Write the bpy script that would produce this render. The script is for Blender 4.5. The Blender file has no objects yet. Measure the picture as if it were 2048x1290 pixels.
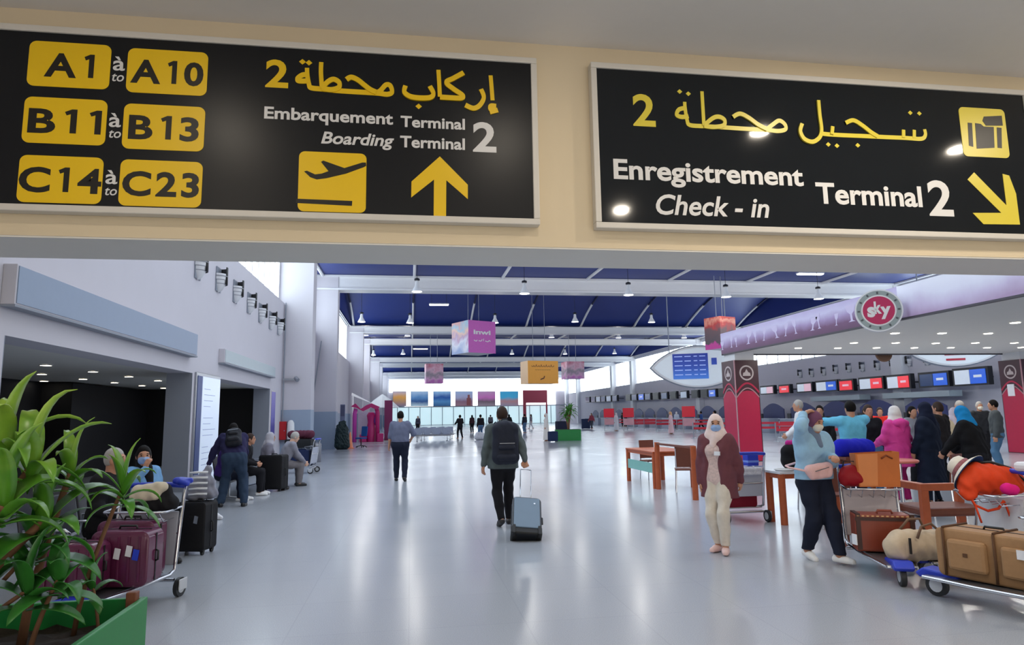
import bpy, bmesh, math, random
import numpy as np
from mathutils import Vector, Matrix, Euler
random.seed(7)
S = bpy.context.scene
COL = S.collection
PI = math.pi
# ------------------------------------------------------------------ camera, world, view
RC = np.array([[0.98858636, -0.14981277, -0.01591033], [0.00509562, 0.13879713, -0.99030773], [0.15056905, 0.97892364, 0.13797633]])
CAMP = np.array([0.0, 0.0, 1.6])
FPX = 1333.0
cam_d = bpy.data.cameras.new('camera'); cam = bpy.data.objects.new('camera', cam_d); COL.objects.link(cam)
cam_d.sensor_width = 36.0; cam_d.lens = FPX / 2048 * 36.0; cam_d.clip_end = 400; cam_d.clip_start = 0.05
_m = Matrix.Identity(4)
for i in range(3):
    _m[i][0] = RC[0][i]; _m[i][1] = -RC[1][i]; _m[i][2] = -RC[2][i]; _m[i][3] = CAMP[i]
cam.matrix_world = _m
S.camera = cam
S.view_settings.view_transform = 'Standard'; S.view_settings.look = 'None'
S.view_settings.gamma = 1.0; S.view_settings.use_curve_mapping = False
S.view_settings.exposure = 0.12
w = bpy.data.worlds.new('sky'); S.world = w; w.use_nodes = True
w.node_tree.nodes['Background'].inputs[0].default_value = (0.80, 0.88, 1.0, 1)
w.node_tree.nodes['Background'].inputs[1].default_value = 1.45
S.cycles.max_bounces = 7; S.cycles.diffuse_bounces = 4; S.cycles.glossy_bounces = 3; S.cycles.transmission_bounces = 4
S.cycles.caustics_reflective = False; S.cycles.caustics_refractive = False
S.cycles.sample_clamp_indirect = 6.0

def area(name, loc, size, power, col=(1, 1, 1), rot=(0, 0, 0), shape='RECTANGLE', sy=None):
    d = bpy.data.lights.new(name, 'AREA'); d.energy = power; d.color = col; d.shape = shape; d.size = size
    if shape in ('RECTANGLE', 'ELLIPSE'): d.size_y = sy or size
    o = bpy.data.objects.new(name, d); o.location = loc; o.rotation_euler = rot; COL.objects.link(o); return o

# ------------------------------------------------------------------ measuring helpers: a line of sight met with a real plane
def _ray(px, py): return RC.T @ np.array([px - 1024.0, py - 645.0, FPX])
def G(px, py, Z=0.0):
    d = _ray(px, py); return Vector(CAMP + d * ((Z - 1.6) / d[2]))
def AY(px, py, Y):
    d = _ray(px, py); return Vector(CAMP + d * (Y / d[1]))
def AX(px, py, X):
    d = _ray(px, py); return Vector(CAMP + d * (X / d[0]))

# ------------------------------------------------------------------ materials
def C(r, g, b):
    f = lambda c: (c / 255 / 12.92) if c / 255 <= 0.04045 else ((c / 255 + 0.055) / 1.055) ** 2.4
    return (f(r), f(g), f(b), 1.0)
MATS = {}
def mat(name, rgb, rough=0.6, metal=0.0, emit=0.0, var=0.06, scale=8.0, bump=0.0, spec=0.5, coat=0.0, trans=0.0, alpha=1.0, ecol=None):
    if name in MATS: return MATS[name]
    m = bpy.data.materials.new(name); m.use_nodes = True; MATS[name] = m
    nt = m.node_tree; b = nt.nodes['Principled BSDF']; c = C(*rgb)
    b.inputs['Roughness'].default_value = rough; b.inputs['Metallic'].default_value = metal
    b.inputs['Specular IOR Level'].default_value = spec; b.inputs['Coat Weight'].default_value = coat
    b.inputs['Transmission Weight'].default_value = trans; b.inputs['Alpha'].default_value = alpha
    b.inputs['Base Color'].default_value = c
    if emit:
        b.inputs['Emission Color'].default_value = C(*ecol) if ecol else c; b.inputs['Emission Strength'].default_value = emit
    if var or bump:
        tc = nt.nodes.new('ShaderNodeTexCoord'); nz = nt.nodes.new('ShaderNodeTexNoise')
        nz.inputs['Scale'].default_value = scale; nz.inputs['Detail'].default_value = 3
        nt.links.new(tc.outputs['Object'], nz.inputs['Vector'])
        if var:
            mx = nt.nodes.new('ShaderNodeMix'); mx.data_type = 'RGBA'
            mx.inputs[6].default_value = tuple(x * (1 - var) for x in c[:3]) + (1,)
            mx.inputs[7].default_value = tuple(min(1, x * (1 + var)) for x in c[:3]) + (1,)
            nt.links.new(nz.outputs['Fac'], mx.inputs[0]); nt.links.new(mx.outputs[2], b.inputs['Base Color'])
        if bump:
            bp = nt.nodes.new('ShaderNodeBump'); bp.inputs['Strength'].default_value = bump; bp.inputs['Distance'].default_value = 0.01
            nt.links.new(nz.outputs['Fac'], bp.inputs['Height']); nt.links.new(bp.outputs['Normal'], b.inputs['Normal'])
    return m

def ramp_mat(name, stops, axis='Z', lo=0.0, hi=1.0, rough=0.5, noise=0.0, nscale=3.0, emit=0.0, const=False):
    """a printed panel: colours in bands along one of the object's own axes, edges broken up by noise"""
    m = bpy.data.materials.new(name); m.use_nodes = True; MATS[name] = m
    nt = m.node_tree; b = nt.nodes['Principled BSDF']; b.inputs['Roughness'].default_value = rough
    tc = nt.nodes.new('ShaderNodeTexCoord'); sp = nt.nodes.new('ShaderNodeSeparateXYZ'); nt.links.new(tc.outputs['Object'], sp.inputs[0])
    mr = nt.nodes.new('ShaderNodeMapRange'); mr.inputs[1].default_value = lo; mr.inputs[2].default_value = hi
    nt.links.new(sp.outputs[axis], mr.inputs[0]); src = mr.outputs[0]
    if noise:
        nz = nt.nodes.new('ShaderNodeTexNoise'); nz.inputs['Scale'].default_value = nscale; nz.inputs['Detail'].default_value = 4
        nt.links.new(tc.outputs['Object'], nz.inputs['Vector'])
        ma = nt.nodes.new('ShaderNodeMath'); ma.operation = 'MULTIPLY_ADD'; ma.inputs[1].default_value = noise; ma.inputs[2].default_value = -noise / 2
        nt.links.new(nz.outputs['Fac'], ma.inputs[0])
        ad = nt.nodes.new('ShaderNodeMath'); ad.operation = 'ADD'; nt.links.new(src, ad.inputs[0]); nt.links.new(ma.outputs[0], ad.inputs[1]); src = ad.outputs[0]
    cr = nt.nodes.new('ShaderNodeValToRGB'); nt.links.new(src, cr.inputs[0])
    el = cr.color_ramp.elements
    if const: cr.color_ramp.interpolation = 'CONSTANT'
    while len(el) < len(stops): el.new(0.5)
    for e, (p, c) in zip(el, stops): e.position = p; e.color = C(*c)
    nt.links.new(cr.outputs[0], b.inputs['Base Color'])
    if emit: nt.links.new(cr.outputs[0], b.inputs['Emission Color']); b.inputs['Emission Strength'].default_value = emit
    return m

# ------------------------------------------------------------------ mesh builder
class MB:
    def __init__(s): s.v = []; s.f = []
    def add(s, vs, fs, M=None):
        o = len(s.v)
        for p in vs:
            p = Vector(p); s.v.append(tuple(M @ p) if M is not None else tuple(p))
        s.f += [tuple(i + o for i in f) for f in fs]; return s
    def box(s, c, d, M=None, rot=None):
        x, y, z = d[0] / 2, d[1] / 2, d[2] / 2
        vs = [Vector((a * x, b * y, e * z)) for a in (-1, 1) for b in (-1, 1) for e in (-1, 1)]
        if rot is not None: r = Euler(rot).to_matrix(); vs = [r @ p for p in vs]
        vs = [p + Vector(c) for p in vs]
        return s.add(vs, [(0, 1, 3, 2), (4, 6, 7, 5), (0, 4, 5, 1), (2, 3, 7, 6), (0, 2, 6, 4), (1, 5, 7, 3)], M)
    def bx(s, a, b): return s.box([(a[i] + b[i]) / 2 for i in range(3)], [abs(b[i] - a[i]) for i in range(3)])
    def cyl(s, p0, p1, r0, r1=None, n=16, caps=True):
        r1 = r0 if r1 is None else r1; p0, p1 = Vector(p0), Vector(p1); d = (p1 - p0)
        q = d.to_track_quat('Z', 'Y').to_matrix(); vs = []
        for p, r in ((p0, r0), (p1, r1)):
            for i in range(n): a = 2 * PI * i / n; vs.append(p + q @ Vector((r * math.cos(a), r * math.sin(a), 0)))
        fs = [(i, (i + 1) % n, n + (i + 1) % n, n + i) for i in range(n)]
        if caps: fs += [tuple(range(n - 1, -1, -1)), tuple(range(n, 2 * n))]
        return s.add(vs, fs)
    def tube(s, pts, r, n=8, caps=True):
        pts = [Vector(p) for p in pts]; m = len(pts); vs = []
        rr = r if isinstance(r, (list, tuple)) else [r] * m
        up = None
        for i, p in enumerate(pts):
            t = (pts[min(i + 1, m - 1)] - pts[max(i - 1, 0)])
            if t.length < 1e-9: t = Vector((0, 0, 1))
            t.normalize()
            if up is None: up = Vector((0, 0, 1)) if abs(t.z) < 0.9 else Vector((1, 0, 0))
            a = up - t * up.dot(t)
            if a.length < 1e-4: a = t.orthogonal()
            a.normalize(); b = t.cross(a); up = a
            for k in range(n): g = 2 * PI * k / n; vs.append(p + (a * math.cos(g) + b * math.sin(g)) * rr[i])
        fs = [(i * n + k, i * n + (k + 1) % n, (i + 1) * n + (k + 1) % n, (i + 1) * n + k) for i in range(m - 1) for k in range(n)]
        if caps: fs += [tuple(range(n - 1, -1, -1)), tuple(range((m - 1) * n, m * n))]
        return s.add(vs, fs)
    def lathe(s, prof, c=(0, 0, 0), n=20, M=None, ring=False):
        if ring: prof = list(prof) + [prof[0]]
        vs = []; c = Vector(c)
        for r, z in prof:
            for k in range(n): a = 2 * PI * k / n; vs.append(c + Vector((r * math.cos(a), r * math.sin(a), z)))
        m = len(prof)
        fs = [(i * n + k, i * n + (k + 1) % n, (i + 1) * n + (k + 1) % n, (i + 1) * n + k) for i in range(m - 1) for k in range(n)]
        if not ring: fs += [tuple(range(n - 1, -1, -1)), tuple(range((m - 1) * n, m * n))]
        return s.add(vs, fs, M)
    def prism(s, poly, t, M=None, z0=0.0):
        """polygon in the local XZ plane (x, z), thickness t along -Y from y=z0"""
        n = len(poly)
        vs = [(x, z0 - t, z) for x, z in poly] + [(x, z0, z) for x, z in poly]
        fs = [tuple(range(n)), tuple(range(2 * n - 1, n - 1, -1))] + [(i, n + i, n + (i + 1) % n, (i + 1) % n) for i in range(n)]
        return s.add(vs, fs, M)
    def ell(s, c, r, n=16, m=10, rot=None):
        vs = []; fs = []; R3 = Euler(rot).to_matrix() if rot is not None else Matrix.Identity(3)
        for j in range(1, m):
            a = PI * j / m
            for i in range(n): b = 2 * PI * i / n; vs.append(R3 @ Vector((r[0] * math.sin(a) * math.cos(b), r[1] * math.sin(a) * math.sin(b), r[2] * math.cos(a))) + Vector(c))
        fs = [(j * n + i, (j + 1) * n + i, (j + 1) * n + (i + 1) % n, j * n + (i + 1) % n) for j in range(m - 2) for i in range(n)]
        vs.append(R3 @ Vector((0, 0, r[2])) + Vector(c)); vs.append(R3 @ Vector((0, 0, -r[2])) + Vector(c)); T, B = len(vs) - 2, len(vs) - 1
        fs += [(T, i, (i + 1) % n) for i in range(n)] + [(B, (m - 2) * n + (i + 1) % n, (m - 2) * n + i) for i in range(n)]
        return s.add(vs, fs)
    def build(s, name, m, parent=None, smooth=None, bevel=0.0, seg=2):
        me = bpy.data.meshes.new(name); me.from_pydata(s.v, [], s.f)
        bm = bmesh.new(); bm.from_mesh(me); bmesh.ops.recalc_face_normals(bm, faces=bm.faces); bm.to_mesh(me); bm.free()
        return fin(name, me, m, parent, smooth, bevel, seg)
def fin(name, me, m, parent=None, smooth=None, bevel=0.0, seg=2):
    for x in (m if isinstance(m, (list, tuple)) else [m]): me.materials.append(x)
    o = bpy.data.objects.new(name, me); COL.objects.link(o)
    if parent is not None: o.parent = parent
    if smooth: 
        if smooth is True: me.polygons.foreach_set('use_smooth', [True] * len(me.polygons))
        else: me.set_sharp_from_angle(angle=math.radians(smooth)); me.polygons.foreach_set('use_smooth', [True] * len(me.polygons))
    if bevel:
        b = o.modifiers.new('bevel', 'BEVEL'); b.width = bevel; b.segments = seg; b.limit_method = 'ANGLE'; b.angle_limit = math.radians(40)
        b.harden_normals = False
    return o
def tag(o, label, cat, group=None, kind=None):
    o['label'] = label; o['category'] = cat
    if group: o['group'] = group
    if kind: o['kind'] = kind
    return o
def thing(name, label, cat, loc=(0, 0, 0), rz=0.0, group=None):
    o = bpy.data.objects.new(name, None); o.empty_display_size = 0.1; COL.objects.link(o)
    o.location = loc; o.rotation_euler = (0, 0, rz); return tag(o, label, cat, group)
def struct(o): o['kind'] = 'structure'; return o
def clone(root, loc=None, rz=None, label=None, group=None):
    r = root.copy(); COL.objects.link(r)
    if loc is not None: r.location = loc
    if rz is not None: r.rotation_euler = (0, 0, rz)
    if label: r['label'] = label
    if group: r['group'] = group
    for ch in list(root.children):
        c = ch.copy(); COL.objects.link(c); c.parent = r
        for g in list(ch.children):
            d = g.copy(); COL.objects.link(d); d.parent = c
    return r
def text(body, name, m, parent, h, M, width=None, bold=0.0, shear=0.0, ext=0.002, align='LEFT', space=1.0):
    """lettering as a mesh; h = cap height in metres; M places the text plane (x right, y up, z out)"""
    cu = bpy.data.curves.new(name, 'FONT'); cu.body = body; cu.size = h / 0.73; cu.offset = bold * h; cu.shear = shear
    cu.extrude = ext; cu.align_x = align; cu.space_character = space; cu.resolution_u = 4
    o = bpy.data.objects.new('tmp', cu); COL.objects.link(o)
    dg = bpy.context.evaluated_depsgraph_get(); me = bpy.data.meshes.new_from_object(o.evaluated_get(dg), depsgraph=dg)
    bpy.data.objects.remove(o); 
    xs = [v.co.x for v in me.vertices]
    if width and xs:
        k = width / (max(xs) - min(xs)); x0 = min(xs) if align == 'LEFT' else 0
        for v in me.vertices: v.co.x = (v.co.x - x0) * k
    me.transform(M); me.materials.clear()
    return fin(name, me, m, parent)
def wallM(x, y, z, nx=0.0, ny=-1.0):
    """text/print plane standing upright at (x,y,z), facing horizontal normal (nx,ny)"""
    n = Vector((nx, ny, 0)).normalized(); u = Vector((0, 0, 1)); r = u.cross(n)
    m = Matrix.Identity(4)
    for i in range(3): m[i][0] = r[i]; m[i][1] = u[i]; m[i][2] = n[i]; m[i][3] = (x, y, z)[i]
    return m
def ribbon(mb, pts, w, t, M, n=6):
    """a flat brush stroke of width w through 2-D points in plane M"""
    P = []
    for i in range(len(pts) - 1):
        p0 = pts[max(i - 1, 0)]; p1 = pts[i]; p2 = pts[i + 1]; p3 = pts[min(i + 2, len(pts) - 1)]
        for k in range(n):
            u = k / n
            P.append([0.5 * (2 * p1[a] + (p2[a] - p0[a]) * u + (2 * p0[a] - 5 * p1[a] + 4 * p2[a] - p3[a]) * u * u + (3 * p1[a] - p0[a] - 3 * p2[a] + p3[a]) * u ** 3) for a in (0, 1)])
    P.append(list(pts[-1])); L = []; Rr = []
    for i, p in enumerate(P):
        a = P[max(i - 1, 0)]; b = P[min(i + 1, len(P) - 1)]; dx, dy = b[0] - a[0], b[1] - a[1]; l = math.hypot(dx, dy) or 1
        ww = w * (0.78 + 0.22 * abs(dx / l)); L.append((p[0] - dy / l * ww / 2, p[1] + dx / l * ww / 2)); Rr.append((p[0] + dy / l * ww / 2, p[1] - dx / l * ww / 2))
    m = len(P); tt = [t + 0.0016 * i / m for i in range(m)]
    vs = [(x, y, z) for (x, y), z in zip(L, tt)] + [(x, y, z) for (x, y), z in zip(Rr, tt)] + [(x, y, 0) for x, y in L] + [(x, y, 0) for x, y in Rr]
    fs = [(i, m + i, m + i + 1, i + 1) for i in range(m - 1)] + [(2 * m + i, i, i + 1, 2 * m + i + 1) for i in range(m - 1)] + [(m + i, 3 * m + i, 3 * m + i + 1, m + i + 1) for i in range(m - 1)]
    mb.add(vs, fs, M)
def polyf(mb, poly, t, M):
    n = len(poly); vs = [(x, y, t) for x, y in poly] + [(x, y, 0) for x, y in poly]
    mb.add(vs, [tuple(range(n)), tuple(range(2 * n - 1, n - 1, -1))] + [(i, (i + 1) % n, n + (i + 1) % n, n + i) for i in range(n)], M)
def rrect(w, h, r, n=6):
    o = []
    for cx, cy, a0 in ((w / 2 - r, h / 2 - r, 0), (-w / 2 + r, h / 2 - r, 90), (-w / 2 + r, -h / 2 + r, 180), (w / 2 - r, -h / 2 + r, 270)):
        for k in range(n + 1): a = math.radians(a0 + 90 * k / n); o.append((cx + r * math.cos(a), cy + r * math.sin(a)))
    return o
def rbox(mb, c, d, r, n=4, axis='Y'):
    """a box whose silhouette across one axis is a rounded rectangle"""
    k = {'X': (1, 2, 0), 'Y': (0, 2, 1), 'Z': (0, 1, 2)}[axis]; w, h, t = d[k[0]], d[k[1]], d[k[2]]
    q = rrect(w, h, min(r, w / 2.01, h / 2.01), n); m = len(q); vs = []
    lay = [(-t / 2, 0.93), (-t / 2 + 0.03 * min(w, h), 1.0), (t / 2 - 0.03 * min(w, h), 1.0), (t / 2, 0.93)]
    for e, s_ in lay:
        for a, b in q:
            v = [0, 0, 0]; v[k[0]] = a * s_ + c[k[0]]; v[k[1]] = b * s_ + c[k[1]]; v[k[2]] = e + c[k[2]]; vs.append(v)
    fs = [(j * m + i, j * m + (i + 1) % m, (j + 1) * m + (i + 1) % m, (j + 1) * m + i) for j in range(3) for i in range(m)]
    fs += [tuple(range(m - 1, -1, -1)), tuple(range(3 * m, 4 * m))]
    mb.add(vs, fs); return mb
# ------------------------------------------------------------------ the setting
M_wall = mat('wall plaster lilac grey', (203, 200, 208), 0.75, var=0.03, scale=1.5)
M_white = mat('white painted steel', (226, 227, 230), 0.5, var=0.02)
M_dado = mat('pale blue dado paint', (150, 166, 188), 0.55, var=0.03)
M_blue = mat('deep blue ceiling lining', (33, 52, 124), 0.5, var=0.12, scale=0.25)
M_seam = mat('navy seam cover', (16, 24, 62), 0.5, var=0.0)
M_beige = mat('cream painted plaster', (222, 206, 176), 0.7, var=0.03, scale=2)
M_soff = mat('grey painted soffit', (226, 224, 218), 0.7, var=0.02)
M_ceilf = mat('off white lobby ceiling', (232, 230, 228), 0.8, var=0.02)
M_dark = mat('dark shopfront lining', (14, 14, 20), 0.6, var=0.2)
M_dark2 = mat('dark brown shopfront panel', (24, 23, 28), 0.6, var=0.2)
M_reveal = mat('grey reveal paint', (140, 146, 158), 0.6, var=0.03)
M_day = mat('frosted daylight glazing', (225, 238, 245), 0.4, emit=4.2, var=0.0)
M_dayend = mat('end wall daylight glazing', (240, 246, 250), 0.4, emit=3.6, var=0.0)
M_steel = mat('brushed steel', (170, 174, 182), 0.3, metal=0.9, var=0.05)
M_chrome = mat('chrome tube', (205, 208, 214), 0.18, metal=1.0, var=0.0)
M_black = mat('black rubber', (16, 16, 18), 0.5)
M_lamp = mat('lamp lens', (255, 246, 226), 0.4, emit=9.0, var=0)
M_tube = mat('fluorescent tube cover', (255, 250, 240), 0.4, emit=5.0, var=0)
# polished terrazzo floor
def floor_mat():
    m = bpy.data.materials.new('polished terrazzo'); m.use_nodes = True; nt = m.node_tree; b = nt.nodes['Principled BSDF']
    tc = nt.nodes.new('ShaderNodeTexCoord')
    n1 = nt.nodes.new('ShaderNodeTexNoise'); n1.inputs['Scale'].default_value = 160; n1.inputs['Detail'].default_value = 3
    n2 = nt.nodes.new('ShaderNodeTexNoise'); n2.inputs['Scale'].default_value = 0.45
    br = nt.nodes.new('ShaderNodeTexBrick'); br.offset = 0.0; br.inputs['Scale'].default_value = 1.0
    br.inputs['Brick Width'].default_value = 0.9; br.inputs['Row Height'].default_value = 0.9; br.inputs['Mortar Size'].default_value = 0.006
    br.inputs['Color1'].default_value = (1, 1, 1, 1); br.inputs['Color2'].default_value = (0.975, 0.975, 0.98, 1); br.inputs['Mortar'].default_value = (0.92, 0.92, 0.93, 1)
    for n in (n1, n2, br): nt.links.new(tc.outputs['Object'], n.inputs['Vector'])
    cr = nt.nodes.new('ShaderNodeValToRGB'); cr.color_ramp.elements[0].color = C(156, 161, 170); cr.color_ramp.elements[1].color = C(184, 188, 195)
    cr.color_ramp.elements[0].position = 0.3; cr.color_ramp.elements[1].position = 0.7
    nt.links.new(n1.outputs['Fac'], cr.inputs[0])
    mx = nt.nodes.new('ShaderNodeMix'); mx.data_type = 'RGBA'; mx.blend_type = 'MULTIPLY'; mx.inputs[0].default_value = 1.0
    nt.links.new(cr.outputs[0], mx.inputs[6]); nt.links.new(br.outputs['Color'], mx.inputs[7]); nt.links.new(mx.outputs[2], b.inputs['Base Color'])
    mr = nt.nodes.new('ShaderNodeMapRange'); mr.inputs[3].default_value = 0.14; mr.inputs[4].default_value = 0.26
    nt.links.new(n2.outputs['Fac'], mr.inputs[0]); nt.links.new(mr.outputs[0], b.inputs['Roughness'])
    b.inputs['IOR'].default_value = 1.55
    return m
XL, XR, YE = -5.0, 30.0, 128.0
struct(MB().bx((-14, -8, -0.2), (XR + 1, YE + 1, 0)).build('floor', floor_mat()))
# lobby: ceiling, the beam that carries the two signs, back and side walls
YB, ZB, ZC = 4.6, 2.80, 4.37
struct(MB().bx((XL - 0.3, -8, ZC), (12.3, YB, ZC + 0.3)).build('ceiling', M_ceilf))
struct(MB().bx((XL - 0.3, YB, ZB), (12.3, YB + 0.6, 9.6)).build('wall_front', M_beige))
struct(MB().bx((XL, YB + 0.004, ZB - 0.012), (12.0, YB + 0.598, ZB)).build('trim_1', M_soff))
struct(MB().bx((XL - 0.3, -8.3, 0), (12.3, -8, ZC)).build('wall_back', M_beige))
struct(MB().bx((12, -8, 0), (12.3, YB, ZC)).build('wall_lobby_right', M_beige))
we = struct(MB().bx((XL + 0.8, -7.99, 0.15), (11.2, -7.95, 3.0)).build('window_90', mat('lobby fill glow', (255, 248, 238), 0.4, emit=2.5, var=0.0)))  # unseen glowing panel, added behind the camera to brighten ceiling and beam
f = MB()
for i in range(9): f.bx((XL + 0.8 + i * 1.875 - .05, -7.95, 0), (XL + 0.8 + i * 1.875 + .05, -7.88, 3.05))
f.bx((XL + 0.8, -7.95, 2.97), (11.2, -7.88, 3.07)).build('mullion', M_reveal, we)  # bars laid over the added fill panel
struct(MB().bx((12, YB, 0), (XR + 0.3, YB + 0.6, 9.6)).build('wall_front_right', M_wall))
# recessed lobby downlights; the two on the right are the ones mirrored in the glossy check-in sign
def mirror_spot(px, py, Z=ZC - 0.005):
    p = AY(px, py, YB); d = p - Vector(CAMP); k = (Z - p.z) / d.z
    return Vector((p.x + d.x * k, p.y - d.y * k, Z))
spots = [mirror_spot(1505, 272), mirror_spot(1236, 424), mirror_spot(470, 270), mirror_spot(1000, 290), Vector((-2.6, -0.8, ZC - .005)), mirror_spot(1895, 306), Vector((0.6, -5.0, ZC - 0.005))]
LN = ['over the gap in the luggage sign', 'nearest the sign gap', 'over the gate list sign', 'over the boarding sign', 'at the planter side', 'over the slanting arrow', 'at the lobby back']
for i, p in enumerate(spots):
    t = thing('recessed_downlight', 'round warm recessed downlight in lobby ceiling, ' + LN[i], 'ceiling light', p, 0, 'lobby downlights')
    MB().lathe([(0.085, -0.006), (0.115, -0.010), (0.115, 0.004), (0.085, 0.004)], n=24, ring=True).build('trim_ring', M_white, t, 40)
    MB().cyl((0, 0, -0.004), (0, 0, 0.002), 0.086, n=24).build('lens', M_lamp, t)
    l = area('downlight_lamp', (0, 0, -0.02), 0.16, 11 if i in (2, 3) else 32, (1.0, 0.88, 0.72), shape='DISK'); l.parent = t
# left wall with two shop openings (pieces around them), 8.3 m up to the clerestory
ZO = 2.69; O1 = (9.1, 16.45); O2 = (18.75, 25.2); ZW = 6.2; TH = 0.55
ml = MB()
for a, b, z0, z1 in ((-8, O1[0], 0, ZW), (O1[0], O1[1], ZO, ZW), (O1[1], O2[0], 0, ZW), (O2[0], O2[1], ZO, ZW), (O2[1], 27.9, 0, ZW)):
    ml.bx((XL - TH, a, z0), (XL, b, z1))
struct(ml.build('wall_left', M_wall))
struct(MB().bx((XL - TH, 27.9, 0), (XL, YE, 6.2)).build('wall_left_far', M_wall))
struct(MB().bx((XL, 27.95, 0), (XL + 0.02, YE, 1.95)).build('trim_2', M_dado))
# reveals (lighter grey jamb linings) and dark interiors with their own little ceilings
mr_ = MB()
for o in (O1, O2):
    mr_.bx((XL - TH - 0.01, o[1] - 0.02, 0), (XL - 0.002, o[1] - 0.001, ZO)); mr_.bx((XL - TH, o[0] + 0.001, 0), (XL - 0.002, o[0] + 0.02, ZO))
struct(mr_.build('trim_3', M_reveal))
MB_ = MB().bx((-10.4, 6, 0), (-10.2, 30, 3.0)).bx((-10.4, 6, 0), (XL - TH, 6.2, 3.0)).bx((-10.2, 26.0, 0), (XL - TH, 26.2, 3.0))
struct(MB_.build('wall_shop', M_dark))
struct(MB().bx((-10.2, 20.5, 0), (-9.4, 26, 2.7)).build('wall_shop_panel', M_dark2))
struct(MB().bx((-10.4, 6, 2.74), (XL - TH, 26.2, 3.0)).build('ceiling_shop', M_soff))
k = 0
for px, py in ((92, 730), (84, 748), (88, 762), (186, 743), (166, 758), (168, 770), (258, 753), (229, 765), (214, 774), (316, 761), (284, 771), (262, 779), (327, 776), (301, 782), (455, 780)):
    p = G(px, py, 2.735)
    if not (-10.1 < p.x < XL - TH - 0.1 and 6.3 < p.y < 25.9): continue
    k += 1
    t = thing('recessed_downlight', 'small bright downlight in the dark shop ceiling behind the left wall', 'ceiling light', p, 0, 'shop ceiling downlights')
    MB().cyl((0, 0, -0.012), (0, 0, 0.003), 0.10, n=16).build('lens', M_lamp, t); MB().lathe([(0.10, -0.014), (0.125, -0.006), (0.125, 0.003), (0.10, 0.003)], n=16, ring=True).build('trim_ring', M_white, t)
# clerestory bands and piers, left
FR = [27.4, 36.5, 56.5, 65.5, 86.5, 95.5, 116.5, 125.5]
ZBT, ZTP = 8.5, 9.3
wn = 0
def clerestory(x, y0, y1, z0, z1, inward, n):
    global wn
    wn += 1
    o = MB().bx((x - 0.02, y0, z0), (x + 0.02, y1, z1)).build('window_%d' % wn, M_day); struct(o)
    f = MB(); sx = x + inward * 0.06
    for i in range(n + 1): yy = y0 + (y1 - y0) * i / n; f.bx((sx - 0.04, yy - 0.05, z0), (sx + 0.04, yy + 0.05, z1))
    f.bx((sx - 0.04, y0, z0), (sx + 0.04, y1, z0 + 0.08)); f.bx((sx - 0.04, y0, z1 - 0.08), (sx + 0.04, y1, z1))
    f.build('mullion', M_white, o); return o
bays = [(8.0, 27.3)] + [(FR[i] + 1.0, FR[i + 1] - 0.4) for i in range(len(FR) - 1)]
for a, b in bays:
    clerestory(XL - 0.3, a, b, ZW, 9.2, 1, max(4, int((b - a) / 0.9)))
    clerestory(XR + 0.1, a, b, 5.5, 8.9, -1, max(4, int((b - a) / 1.6)))
for i, y in enumerate(FR):
    struct(MB().bx((XL - 0.35, y, 0), (XL + 1.12, y + 0.9, 9.2)).build('column_left_%d' % (i + 1), M_wall))
    struct(MB().bx((XL, y - 0.012, 0), (XL + 1.13, y + 0.91, 1.95)).build('trim_%d' % (10 + i), M_dado))
    struct(MB().bx((XR - 0.5, y, 0), (XR + 0.35, y + 0.9, 9.2)).build('column_right_%d' % (i + 1), M_white))
    # portal beam: deep white girder
    zb, zt = (ZBT, ZTP) if i < 2 else (8.62, 9.17)
    g = MB().bx((XL, y + 0.05, zb), (XR, y + 0.75, zt)).bx((XL, y - 0.08, zb - 0.02), (XR, y + 0.88, zb + 0.07)).bx((XL, y - 0.08, zt - 0.10), (XR, y + 0.88, zt))
    struct(g.build('beam_%d' % (i + 1), M_white))
struct(MB().bx((XR, YB, 0), (XR + 0.4, YE, 5.5)).build('wall_right', M_wall))
struct(MB().bx((XR, YB, 8.9), (XR + 0.4, YE, 9.3)).build('wall_right_top', M_white))
struct(MB().bx((XL - TH, YB, 9.2), (XL - 0.1, YE, 9.35)).build('wall_left_top', M_white))
# roof: flat blue panels inside each pair of girders, shallow vaults between the pairs
def vault_z(y, a, b):
    u = (y - a) / (b - a); return ZTP + 0.02 + 2.2 * math.sin(PI * u) ** 0.9
def vault(y0, y1, name, curved):
    n = 24 if curved else 1; vs = []
    for i in range(n + 1):
        y = y0 + (y1 - y0) * i / n; z = vault_z(y, y0, y1) if curved else ZTP + 0.02
        vs += [(XL, y, z), (XR, y, z), (XL, y, z + 0.12), (XR, y, z + 0.12)]
    fs = []
    for i in range(n):
        a = 4 * i; fs += [(a, a + 1, a + 5, a + 4), (a + 2, a + 6, a + 7, a + 3), (a, a + 4, a + 6, a + 2), (a + 1, a + 3, a + 7, a + 5)]
    fs += [(0, 2, 3, 1), (4 * n, 4 * n + 1, 4 * n + 3, 4 * n + 2)]
    return struct(MB().add(vs, fs).build(name, M_blue, None, 30))
RIBX = [0.2 + 4.9 * k for k in range(-1, 7)]
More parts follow.
